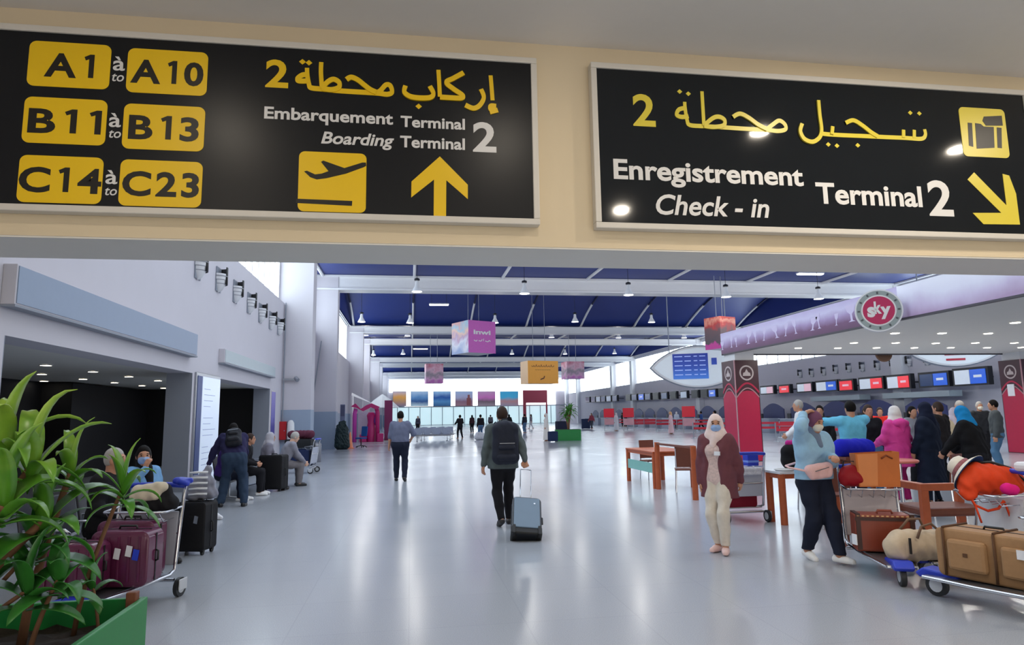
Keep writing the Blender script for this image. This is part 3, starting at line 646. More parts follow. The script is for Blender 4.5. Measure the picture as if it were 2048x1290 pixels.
# ------------------------------------------------------------------ eye-shaped flight boards
M_scr = ramp_mat('blue flight screen', [(0, (60, 110, 190)), (.5, (38, 66, 150)), (1, (34, 50, 130))], 'Z', -0.8, 0.8, 0.15, 0.1, 6, 0.55)
def eye(label, p, rz, W, H, screens, top, bars=None):
    t = thing('flight_board', label, 'information board', p, rz, 'eye-shaped flight boards'); n = 16
    up = [(-W / 2 + W * k / n, H / 2 * (1 - (2 * k / n - 1) ** 2) ** 0.85) for k in range(n + 1)]; dn = [(x, -z) for x, z in reversed(up[1:-1])]
    MB().prism(up + dn, 0.28).build('housing', M_white, t, bevel=0.02)
    MB().prism([(x * 1.035, z * 1.06) for x, z in up + dn], 0.12, z0=-0.08).build('rim', M_reveal, t)
    MB().prism([(x * 0.93, z * 0.92) for x, z in up + dn], 0.02, z0=-0.28).build('face', mat('glowing board face', (226, 234, 240), 0.4, emit=0.12, var=0.02), t)  # faint glow put into the white face colour
    for x0, x1, z0, z1 in screens:
        s_ = MB().bx((x0, -0.33, z0), (x1, -0.30, z1)).build('screen', M_scr, t)
        for r in range(5):
            g = MB(); z = z1 - 0.12 - r * (z1 - z0 - .15) / 5
            if x1 - x0 > 0.6:
                for c0, c1 in ((.05, .28), (.34, .52), (.60, .70), (.76, .93)): g.bx((x0 + c0 * (x1 - x0), -0.334, z - 0.07), (x0 + c1 * (x1 - x0), -0.330, z - 0.02))
            if g.v: g.build('flight_row', mat('screen row print', (150, 170, 220), 0.3, emit=0.5, var=0), s_)
    for x0, x1, z0, z1 in bars or []: MB().bx((x0, -0.32, z0), (x1, -0.30, z1)).build('bar', mat('red bar', (190, 50, 70), 0.5), t)
    r_ = MB()
    for x in (-W * .3, W * .3): r_.cyl((x, -0.14, H * .3), (x, -0.14, top - p[2]), 0.03, n=8)
    r_.build('hanging_rod', M_reveal, t)
pe = AY(1397, 734, 38)
eye('white eye-shaped board with large blue flight screen left of the kiosk pillar', pe, math.radians(-22), 5.6, 2.45, [(-1.5, 0.55, -0.72, 0.80), (0.75, 1.05, 0.1, 0.5)], 9.4)
pe = AY(1908, 694, 29)
eye('white eye-shaped board hanging behind the kiosk canopy with red bars', pe, math.radians(-30), 4.4, 1.9, [], 9.3, [(-0.5, 0.4, -0.42, -0.32), (-0.45, 0.35, -0.68, -0.58)])
# ------------------------------------------------------------------ drinks kiosk: canopy on maroon pillars
KX, KY, KZ = 10.5, 21.35, 3.55
t = KT = thing('kiosk', 'snack kiosk with lilac printed canopy on tall maroon pillars', 'kiosk', (KX, 20.5, 0))
MB().bx((0.06, 7.8 - 20.5, KZ - 0.0), (13.5, KY - 20.5 - 0.06, KZ + 0.1)).build('soffit', M_soff, t)
MB().bx((0.06, 7.8 - 20.5, KZ + 0.1), (13.5, KY - 20.5, KZ + 0.5)).build('canopy_roof', M_white, t)
fp = ramp_mat('lilac mural', [(0, (98, 60, 94)), (.25, (112, 72, 110)), (.5, (166, 144, 188)), (.75, (204, 198, 228)), (1, (190, 178, 216))], 'Z', 0, 0.7, 0.45, 0.35, 1.6)
fo = MB().bx((0, 7.8 - 20.5, 0), (0.06, KY - 20.5, 0.70)).build('fascia', fp, t); fo.location = (0, 0, KZ)
fo2 = MB().bx((-0.004, 7.8 - 20.5, 0.0), (0.0, 12.9 - 20.5, 0.70)).build('pale_fascia_print', ramp_mat('pale mural', [(0, (176, 150, 186)), (.3, (204, 192, 222)), (.6, (226, 226, 244)), (1, (236, 238, 250))], 'Z', 0, 0.7, 0.4, 0.7, 1.2), t); fo2.location = (0, 0, KZ)
pr = MB(); GM = Matrix(((0, 0, -1, -0.001), (-1, 0, 0, 0), (0, 1, 0, 0), (0, 0, 0, 1)))
gob = [(-.10, .42), (.10, .42), (.07, .28), (.02, .22), (.02, .08), (.07, .05), (-.07, .05), (-.02, .08), (-.02, .22), (-.07, .28)]
for i in range(22):
    y = -0.75 + i * 0.56 + 0.12 * math.sin(i * 2.3); s_ = 0.75 + 0.35 * abs(math.sin(i * 1.7)); lean = 0.25 * math.sin(i * 2.9)
    poly = [(y + (a + lean * b) * s_ * (1.7 if i % 3 == 0 else 1), 0.10 + b * s_) for a, b in gob]; pr = MB(); polyf(pr, poly, 0.002, GM); pr.build('goblet_print', mat('pale lilac print', (206, 196, 226), 0.5, var=0.05), fo)
MB().bx((0.0, KY - 20.5 - 0.10, KZ - 0.04), (13.5, KY - 20.5, KZ)).bx((0.0, 7.8 - 20.5, KZ - 0.04), (0.10, KY - 20.5, KZ)).build('bottom_trim', mat('dark trim', (70, 66, 74), 0.5), t)
zz = ((1985, 452), (1118, 528), (1457, 528), (1790, 530), (822, 598), (1123, 598), (1412, 600), (1697, 598), (1978, 598), (420, 635), (706, 635), (985, 633), (1258, 633), (1520, 632), (1782, 632), (2030, 630))
for x, y in zz:
    p = G(1480 + .2773 * x, 520 + .2773 * y, KZ)
    if p.x < KX + 0.2 or p.y > KY - .2: continue
    o = MB().cyl((0, 0, -0.012), (0, 0, 0.0), 0.10, n=14).build('spot_light', M_lamp, t); o.location = (p.x - KX, p.y - 20.5, KZ)
    l = area('kiosk_spot_lamp', (p.x - KX, p.y - 20.5, KZ - .03), 0.18, 15, (1.0, 0.95, 0.88), shape='DISK'); l.parent = t
M_mar = mat('dark maroon laminate', (60, 20, 34), 0.35, var=0.1); M_crim = mat('crimson laminate', (176, 26, 66), 0.35, var=0.08)
M_emb = mat('grey emblem print', (190, 176, 176), 0.5); M_arc = mat('grey rose band', (176, 132, 140), 0.45)
def pillar(x, y):
    pl = MB().bx((x, y, 0), (x + 0.83, y + 0.9, 3.28)).build('pillar', M_mar, KT)
    MB().bx((x + 0.08, y + 0.08, 3.28), (x + 0.75, y + 0.82, KZ)).build('pillar_cap', M_white, KT)
    for fm, wd_ in ((Matrix(((1, 0, 0, x), (0, 0, -1, y - 0.002), (0, 1, 0, 0), (0, 0, 0, 1))), 0.83), (Matrix(((0, 0, -1, x - 0.002), (-1, 0, 0, y + 0.9), (0, 1, 0, 0), (0, 0, 0, 1))), 0.9)):
        arch = [(0.03, 0.02), (wd_ - 0.03, 0.02)] + [(wd_ / 2 + (wd_ / 2 - 0.03) * math.cos(a), 2.02 + 0.26 * math.sin(a)) for a in [PI * k / 12 for k in range(13)]]
        m_ = MB(); polyf(m_, arch, 0.004, fm); m_.build('arch_panel', M_crim, pl)
        for zc, w_ in ((2.06, 0.035), (2.22, 0.06)):
            m_ = MB(); ribbon(m_, [(0.02 + (wd_ - 0.04) * k / 10, zc + 0.30 * math.sin(PI * k / 10)) for k in range(11)], w_, 0.006, fm); m_.build('arch_band', M_arc if w_ < .05 else M_crim, pl)
        m_ = MB(); ring = lambda r: [(wd_ / 2 + r * math.cos(2 * PI * k / 24), 2.86 + r * math.sin(2 * PI * k / 24)) for k in range(24)]
        polyf(m_, ring(0.25), 0.003, fm); m_.build('emblem', M_emb, pl)
        m_ = MB(); polyf(m_, ring(0.20), 0.005, fm); m_.build('emblem_ground', M_mar, pl)
        m_ = MB(); polyf(m_, [(wd_ / 2 + a, 2.86 + b) for a, b in ((-.14, -.10), (.14, -.10), (.12, 0), (.06, .02), (0, .13), (-.06, .02), (-.12, 0))], 0.007, fm); m_.build('emblem_mark', M_emb, pl)
    MB().bx((x - 0.012, y - 0.012, 0), (x + 0.02, y + 0.02, 3.28)).build('corner_trim', M_arc, pl)
pillar(0.0, 0.0); pillar(10.75, 0.0)
o = MB().bx((10.748 - .02, 0.35, 2.0), (10.748, 0.62, 2.42)).build('notice_sheet', mat('white paper', (232, 234, 240), 0.6), KT)
# round emblem sign on the canopy edge
p = AX(1757, 622, KX - 0.46); t = thing('round_sign', 'round grey and raspberry emblem sign fixed to the canopy edge', 'sign', p, math.radians(-35))
cyM = lambda mb, r, y0, y1: mb.cyl((0, y0, 0), (0, y1, 0), r, n=40)
MB().cyl((0, 0, .15), (.40, .28, .15), .03).cyl((0, 0, -.15), (.40, .28, -.15), .03).build('bracket', M_steel, t); cyM(MB(), 0.46, -0.10, 0.06).build('disc', M_white, t, 40); cyM(MB(), 0.43, -0.105, -0.09).build('grey_ring', mat('sage grey print', (150, 162, 162), 0.5), t); cyM(MB(), 0.335, -0.109, -0.10).build('white_ring', M_sw, t)
rc = cyM(MB(), 0.305, -0.113, -0.10).build('centre', mat('raspberry print', (186, 40, 92), 0.4), t)
DM = Matrix(((1, 0, 0, 0), (0, 0, -1, -0.1135), (0, 1, 0, 0), (0, 0, 0, 1)))
text('s', 'lettering', M_sw, rc, 0.30, DM @ Matrix.Translation((-0.22, -0.12, 0)), 0.15, 0.06); text('k', 'lettering', M_sw, rc, 0.26, DM @ Matrix.Translation((-0.085, -0.06, 0)), 0.14, 0.06); text('y', 'lettering', M_sw, rc, 0.26, DM @ Matrix.Translation((0.03, -0.10, 0)), 0.20, 0.06)
g = MB()
for k in range(12):
    a = 2 * PI * k / 12; g.box((0.382 * math.cos(a), -0.107, 0.382 * math.sin(a)), (0.05, 0.006, 0.035), rot=(0, -a, 0))
g.build('ring_marks', mat('dark grey print', (80, 84, 88), 0.5), t)
p = AY(1775, 706, KY - 0.15); t = thing('hanging_disc_sign', 'brown round sign hanging below the far canopy edge', 'sign', (p.x, KY + 0.05, KZ + 0.05))
MB().cyl((0, -0.03, 0), (0, 0.03, 0), 0.33, n=28).build('disc', mat('brown wood disc', (110, 78, 56), 0.5), t); MB().cyl((0, -0.04, 0), (0, 0.04, 0), 0.27, n=28).build('inner_disc', mat('dark brown disc', (96, 66, 46), 0.5), t)
# ------------------------------------------------------------------ check-in screens, counters, queue belts
M_hous = mat('black screen housing', (16, 18, 26), 0.4)
def scrm(n, c, e=0.55): return mat('screen ' + n, c, 0.2, emit=e, var=0.08, scale=6)
SC = {'r': scrm('red', (236, 50, 62)), 'b': scrm('blue', (40, 92, 200)), 'w': scrm('white', (206, 216, 228), .4), 'p': scrm('pink', (236, 190, 205), .4), 'n': scrm('navy', (24, 52, 96), .3), 'k': M_hous, 'g': scrm('grey', (150, 165, 185), .3)}
SN = {'r': 'red', 'b': 'blue', 'w': 'white', 'p': 'pink', 'n': 'navy', 'k': 'black', 'g': 'grey'}
MX = 28.6
def checkin_screen(x0, x1, y0, y1, cols, idx):
    a = AX(x0, y1, MX); b = AX(x1, y0, MX); zc = (AX(x0, y0, MX).z + a.z) / 2; hh = max(0.5, AX(x0, y0, MX).z - a.z)
    L = abs(a.y - b.y); t = thing('checkin_screen', '%s check-in screen above the counters, %s from kiosk pillar' % (' and '.join(SN[c] for c in dict.fromkeys(cols)), idx), 'screen', (MX, (a.y + b.y) / 2, zc), 0, 'check-in screens above the counters')
    MB().bx((0.02, -L / 2 - .12, -hh / 2 - .08), (0.30, L / 2 + .12, hh / 2 + .12)).build('housing', M_hous, t)
    n = len(cols)
    for i, c in enumerate(cols):
        ya = L / 2 - L * i / n; s_ = MB().bx((-0.01, ya - L / n + .02, -hh / 2), (0.03, ya - .02, hh / 2)).build('display', SC[c], t)
        if c in 'rb' and L > 0.8: MB().bx((-0.014, ya - L / n * .75, -0.05), (-0.009, ya - L / n * .25, 0.08)).build('printed_lines', SC['w' if c == 'b' else 'p'], s_)
    MB().bx((0.30, -.04, -.04), (1.38, .04, .04)).build('wall_arm', M_hous, t)
z3 = lambda a, b, c, d: (1480 + .2773 * a, 1480 + .2773 * b, 520 + .2773 * c, 520 + .2773 * d)
scr = [((150, 235, 920, 965), 'wp'), ((285, 350, 912, 958), 'r'), ((415, 510, 898, 950), 'wp'), ((552, 690, 885, 945), 'wb'), ((720, 805, 876, 940), 'r'), ((865, 1020, 862, 932), 'wr'), ((1065, 1215, 846, 926), 'wr'), ((1300, 1490, 828, 912), 'nb'), ((1550, 1770, 800, 900), 'wb')]
num = ['first', 'second', 'third', 'fourth', 'fifth', 'sixth', 'seventh', 'eighth', 'ninth', 'tenth', 'eleventh', 'twelfth', 'thirteenth', 'fourteenth', 'fifteenth', 'sixteenth', 'seventeenth', 'eighteenth']
for i, (q, c) in enumerate(scr): checkin_screen(*z3(*q), c, 'the %s rightward' % num[i])
fx = [(1444, 'k'), (1424, 'b'), (1408, 'k'), (1389, 'k'), (1367, 'g'), (1346, 'k'), (1328, 'n'), (1311, 'k'), (1295, 'n'), (1282, 'b'), (1268, 'n'), (1256, 'k'), (1229, 'n'), (1217, 'g'), (1206, 'n'), (1196, 'g'), (1186, 'n'), (1175, 'n')]
for i, (x, c) in enumerate(fx):
    yc = 786 + (1444 - x) * 0.052; w_ = 6.2 - (1444 - x) * 0.010; checkin_screen(x - w_, x + w_, yc - 6.5 + (1444 - x) * .008, yc + 6.5 - (1444 - x) * .008, c, 'the %s leftward' % num[i])
M_navy = mat('navy counter panel', (36, 46, 104), 0.45, var=0.1); M_ctop = mat('pale counter top', (196, 204, 216), 0.4)
def counter_proto():
    t = thing('checkin_counter', 'pale check-in counter with navy back panel along the right wall', 'counter', (0, 0, 0), 0, 'check-in counters along the right wall')
    MB().bx((-0.4, -1.2, 0), (0.4, 1.2, 1.0)).build('base', mat('counter grey', (170, 178, 194), 0.5), t); MB().bx((-0.5, -1.25, 1.0), (0.45, 1.25, 1.06)).build('worktop', M_ctop, t)
    n = 10; ar = [(-1.5, 0.9)] + [(-1.5 + 3.0 * k / n, 1.75 + 0.45 * math.sin(PI * k / n)) for k in range(n + 1)] + [(1.5, 0.9)]
    MB().prism(ar, 0.06, Matrix(((0, 1, 0, 0.75), (-1, 0, 0, 0), (0, 0, 1, 0), (0, 0, 0, 1)))).build('back_panel', M_navy, t)
    MB().bx((-0.05, 0.3, 1.06), (0.02, 0.75, 1.42)).build('monitor', M_hous, t); MB().bx((0.1, -1.0, 0.0), (1.4, -0.4, 0.35)).build('scale_belt', M_steel, t)
    return t
ct = counter_proto(); ct.location = (27.2, 33.0, 0)
for k in range(1, 18): clone(ct, (27.2, 33.0 + 3.9 * k, 0))
for i, (a, b, c, d) in enumerate(((1624, 1721, 788, 797), (1768, 1901, 780, 793))):
    p0 = AX(a, d, 28.8); p1 = AX(b, c, 28.8); t = thing('bulkhead', ('grey lit bulkhead under the check-in screens, farther one', 'grey lit bulkhead under the check-in screens, nearer one')[i], 'bulkhead', (29.3, (p0.y + p1.y) / 2, 2.25), 0, 'bulkheads under the check-in screens'); L = abs(p0.y - p1.y)
    MB().bx((-0.6, -L / 2, 0), (0.19, L / 2, 0.32)).build('box', M_fas2, t); MB().bx((-0.5, -L / 2 + .2, -0.02), (0.15, L / 2 - .2, 0)).build('light_slot', M_reveal, t); MB().bx((.19, -.6, .08), (.685, -.5, .2)).build('wall_arm', M_reveal, t)
# queue posts with red belts
M_belt = mat('red webbing belt', (206, 40, 60), 0.6)
def barrier(x0, y0, x1, y1, n, lb):
    for i in range(n):
        x, y = x0 + (x1 - x0) * i / (n - 1), y0 + (y1 - y0) * i / (n - 1)
        t = thing('queue_post', 'slim queue post with red belt in front of the check-in counters', 'queue post', (x, y, 0), 0, 'queue posts before the counters')
        MB().lathe([(0.17, 0), (0.17, 0.02), (0.04, 0.05), (0.035, 0.05)], n=14).build('base', M_steel, t); MB().cyl((0, 0, 0.05), (0, 0, 1.0), 0.035, n=10).build('pole', M_steel, t)
        if i < n - 1: dx, dy = (x1 - x0) / (n - 1), (y1 - y0) / (n - 1); l = math.hypot(dx, dy); MB().box((dx / 2, dy / 2, 0.90), (l - .05, 0.01, 0.13), rot=(0, 0, math.atan2(dy, dx))).box((dx / 2, dy / 2, 0.62), (l - .05, 0.01, 0.13), rot=(0, 0, math.atan2(dy, dx))).build('belt', M_belt, t)
barrier(20.5, 62, 26.5, 60, 5, 0); barrier(21.5, 57, 26, 54, 4, 0); barrier(17.5, 40, 23.5, 37, 5, 0); barrier(19, 33, 24.5, 30, 4, 0); barrier(23.5, 74, 26.4, 70, 3, 0)
# red information stands
for px, py, lb in ((1379, 866, 'red information stand beside queue belts, nearest the kiosk pillar'), (1258, 862, 'red information stand before the counters, second from the kiosk pillar'), (1219, 861, 'red information stand before the counters, farthest from the kiosk pillar')):
    p = G(px, py); t = thing('information_stand', lb, 'stand', p, math.radians(-20), 'red information stands')
    MB().bx((-0.5, -0.06, 1.25), (0.5, 0.06, 2.1)).build('screen_panel', scrm('stand red', (214, 24, 54), .15), t, bevel=.02); MB().bx((-0.45, -0.05, 0.55), (0.45, 0.05, 1.15)).build('lower_panel', mat('rose print panel', (230, 170, 178), 0.5, var=.2, scale=3), t)
    for s_ in (-1, 1): MB().bx((s_ * .46 - .03, -0.04, 0), (s_ * .46 + .03, 0.04, 1.25)).build('leg', M_steel, t)
    MB().bx((-.5, -.25, 0), (.5, .25, .03)).build('base', M_steel, t)
# ------------------------------------------------------------------ bodies and cloth: smooth unions of tapered limbs, meshed as one skin
def surfnet(F, o, h):
    s = F < 0; nx, ny, nz = F.shape
    cs = [(a, b, c) for a in (0, 1) for b in (0, 1) for c in (0, 1)]
    cnt = np.zeros((nx - 1, ny - 1, nz - 1), np.int8)
    for a, b, c in cs: cnt += s[a:nx - 1 + a, b:ny - 1 + b, c:nz - 1 + c]
    ijk = np.argwhere((cnt > 0) & (cnt < 8)); n = len(ijk)
    idx = -np.ones(cnt.shape, np.int64); idx[tuple(ijk.T)] = np.arange(n)
    acc = np.zeros((n, 3)); num = np.zeros(n)
    for a in cs:
        for ax in range(3):
            if a[ax]: continue
            b = list(a); b[ax] = 1
            f0 = F[ijk[:, 0] + a[0], ijk[:, 1] + a[1], ijk[:, 2] + a[2]]; f1 = F[ijk[:, 0] + b[0], ijk[:, 1] + b[1], ijk[:, 2] + b[2]]
            m = (f0 < 0) != (f1 < 0); t = np.where(m, f0 / np.where(m, f0 - f1, 1), 0)
            p = np.zeros((n, 3)); p[:] = a; p[:, ax] = t; acc[m] += p[m]; num[m] += 1
    V = np.array(o) + h * (ijk + acc / num[:, None]); Q = []
    for ax in range(3):
        sl0 = [slice(None)] * 3; sl1 = [slice(None)] * 3; sl0[ax] = slice(0, -1); sl1[ax] = slice(1, None)
        s0 = s[tuple(sl0)]; s1 = s[tuple(sl1)]; e = np.argwhere(s0 != s1); u, v = (ax + 1) % 3, (ax + 2) % 3
        e = e[(e[:, u] > 0) & (e[:, v] > 0) & (e[:, u] < F.shape[u] - 1) & (e[:, v] < F.shape[v] - 1)]
        q = []
        for du, dv in ((1, 1), (0, 1), (0, 0), (1, 0)):
            k = e.copy(); k[:, u] -= du; k[:, v] -= dv; q.append(idx[k[:, 0], k[:, 1], k[:, 2]])
        q = np.stack(q, 1); fl = ~s0[tuple(e.T)]; q[fl] = q[fl][:, ::-1]; Q.append(q)
    return V, np.concatenate(Q)
class SDF:
    """prims: ('c', a, b, ra, rb) tapered limb, ('e', centre, radii, R3) ellipsoid; cuts: (point, normal) drops the normal's side; subs carve"""
    def __init__(s): s.p = []; s.sub = []; s.cut = []
    def add(s, prims, inf=0.0):
        for q in prims:
            if q[0] == 'c': s.p.append(('c', np.array(q[1], float), np.array(q[2], float), q[3] + inf, q[4] + inf))
            else: s.p.append(('e', np.array(q[1], float), np.array(q[2], float) + inf, q[3]))
        return s
    def dist(s, q, P):
        if q[0] == 'c':
            a, b, ra, rb = q[1:]; ba = b - a; l = max(float(ba @ ba), 1e-9)
            t = np.clip(((P - a) @ ba) / l, 0, 1); return np.linalg.norm(P - a - t[..., None] * ba, axis=-1) - (ra + (rb - ra) * t)
        c, r, R3 = q[1:]; d = (P - c)
        if R3 is not None: d = d @ R3
        k = np.linalg.norm(d / r, axis=-1); k2 = np.linalg.norm(d / (r * r), axis=-1); return k * (k - 1) / np.maximum(k2, 1e-6)
    def mesh(s, name, h=0.012, k=0.03, fold=0.0):
        lo = np.full(3, 1e9); hi = -lo; bb = []
        for q in s.p:
            if q[0] == 'c': a = np.minimum(q[1] - q[3], q[2] - q[4]); b = np.maximum(q[1] + q[3], q[2] + q[4])
            else: m = max(q[2]); a, b = q[1] - m, q[1] + m
            bb.append((a, b)); lo = np.minimum(lo, a); hi = np.maximum(hi, b)
        lo -= 3 * h + k * .3; hi += 3 * h + k * .3; n = np.ceil((hi - lo) / h).astype(int) + 1
        F = np.full(n, 0.5, np.float32); ax = [lo[i] + h * np.arange(n[i]) for i in range(3)]
        def block(a, b, mg):
            i0 = np.maximum(((a - mg - lo) / h).astype(int), 0); i1 = np.minimum(((b + mg - lo) / h).astype(int) + 2, n)
            sl = tuple(slice(i0[i], i1[i]) for i in range(3))
            return sl, np.stack(np.meshgrid(*[ax[i][sl[i]] for i in range(3)], indexing='ij'), -1)
        for q, (a, b) in zip(s.p, bb):
            sl, P = block(a, b, k + 2 * h); d = s.dist(q, P); f = F[sl]
            w_ = np.clip(0.5 + 0.5 * (f - d) / k, 0, 1); F[sl] = f * (1 - w_) + d * w_ - k * w_ * (1 - w_)
        if fold or s.cut:
            P = np.stack(np.meshgrid(*ax, indexing='ij'), -1)
            if fold:
                x, y, z = P[..., 0], P[..., 1], P[..., 2]
                F += fold * (np.sin(31 * z + 17 * x + 4 * np.sin(9 * y + 7 * x)) * np.sin(23 * x - 9 * z + 13 * y) + .6 * np.sin(52 * x + 11 * z + 3 * np.sin(12 * z)) * np.sin(19 * y + 5 * z))
            for p, nn in s.cut: F = np.maximum(F, (P - np.array(p)) @ (np.array(nn, float) / np.linalg.norm(nn)))
        for q in s.sub:
            if q[0] == 'c': a = np.minimum(q[1], q[2]) - max(q[3:5]); b = np.maximum(q[1], q[2]) + max(q[3:5])
            else: m = max(q[2]); a, b = np.array(q[1]) - m, np.array(q[1]) + m
            sl, P = block(np.array(a), np.array(b), 2 * h); qq = ('e', np.array(q[1]), np.array(q[2]), q[3]) if q[0] == 'e' else ('c', np.array(q[1]), np.array(q[2]), q[3], q[4])
            if all(x.stop > x.start for x in sl): F[sl] = np.maximum(F[sl], -s.dist(qq, P))
        V, Q = surfnet(F, lo, h); me = bpy.data.meshes.new(name)
        me.vertices.add(len(V)); me.vertices.foreach_set('co', V.astype(np.float32).ravel())
        me.loops.add(len(Q) * 4); me.loops.foreach_set('vertex_index', Q.astype(np.int32).ravel())
        me.polygons.add(len(Q)); me.polygons.foreach_set('loop_start', np.arange(0, 4 * len(Q), 4, dtype=np.int32)); me.polygons.foreach_set('loop_total', np.full(len(Q), 4, np.int32))
        me.update(calc_edges=True); me.polygons.foreach_set('use_smooth', [True] * len(Q)); return me
def ik(a, t, l1, l2, pole):
    a, t, pole = np.array(a, float), np.array(t, float), np.array(pole, float); d = t - a; L = np.linalg.norm(d); L2 = min(L, (l1 + l2) * .995); d = d / L; t = a + d * L2
    x = (l1 * l1 - l2 * l2 + L2 * L2) / (2 * L2); y = math.sqrt(max(l1 * l1 - x * x, 0)); p = pole - d * (pole @ d); p = p / (np.linalg.norm(p) + 1e-9)
    return a + d * x + p * y, t
def nrm(v): v = np.array(v, float); return v / (np.linalg.norm(v) + 1e-9)
def rotm(turn, tilt=0, roll=0): return np.array(Euler((tilt, roll, turn), 'XYZ').to_matrix())
def hand_prims(w_, d, nrml, side, s, curl=0.5, spread=0.02):
    """palm and five fingers; d points out along the hand, nrml is the palm's normal, side = +1 puts the thumb along d x nrml"""
    d, nrml = nrm(d), nrm(nrml); nrml = nrm(nrml - d * (d @ nrml)); a = np.cross(d, nrml) * side; P = []
    w_ = np.array(w_, float)
    for i, o in enumerate((-.024, 0, .024)): P.append(('c', w_ + a * o * .6 * s + d * .012 * s, w_ + (a * o + d * .078) * s, .017 * s, .0135 * s))
    for i, (o, l) in enumerate(((.030, .070), (.010, .078), (-.010, .073), (-.029, .058))):
        k = w_ + (a * o + d * .085) * s; c1 = curl * (0.8 + .12 * i); e1 = k + (d * math.cos(c1) + nrml * math.sin(c1)) * l * .5 * s + a * spread * (o / .03) * .3 * s
        c2 = c1 + curl * 1.1; e2 = e1 + (d * math.cos(c2) + nrml * math.sin(c2)) * l * .5 * s
        P += [('c', k - d * .01 * s, e1, .0098 * s, .0088 * s), ('c', e1, e2, .0088 * s, .0072 * s)]
    t0 = w_ + (a * .026 + d * .02) * s; t1 = t0 + (a * .028 + d * .032 + nrml * .010) * s; t2 = t1 + (a * .006 + d * .030 + nrml * .016 * (1 + curl)) * s
    P += [('c', t0, t1, .014 * s, .0112 * s), ('c', t1, t2, .0108 * s, .0085 * s)]
    return P
SK = {'pale': mat('pale skin', (222, 176, 150), 0.5, var=0.04), 'tan': mat('tan skin', (192, 140, 112), 0.5, var=0.04), 'brown': mat('brown skin', (150, 102, 78), 0.5, var=0.04)}
M_eye = mat('dark eyes', (28, 20, 18), 0.2); M_brow = mat('dark brows', (40, 28, 24), 0.7)
def cmat(n, c, r=0.85, **k): return mat('cloth ' + n, c, r, var=k.pop('var', 0.10), scale=k.pop('scale', 30), bump=0.15, spec=0.25, **k)
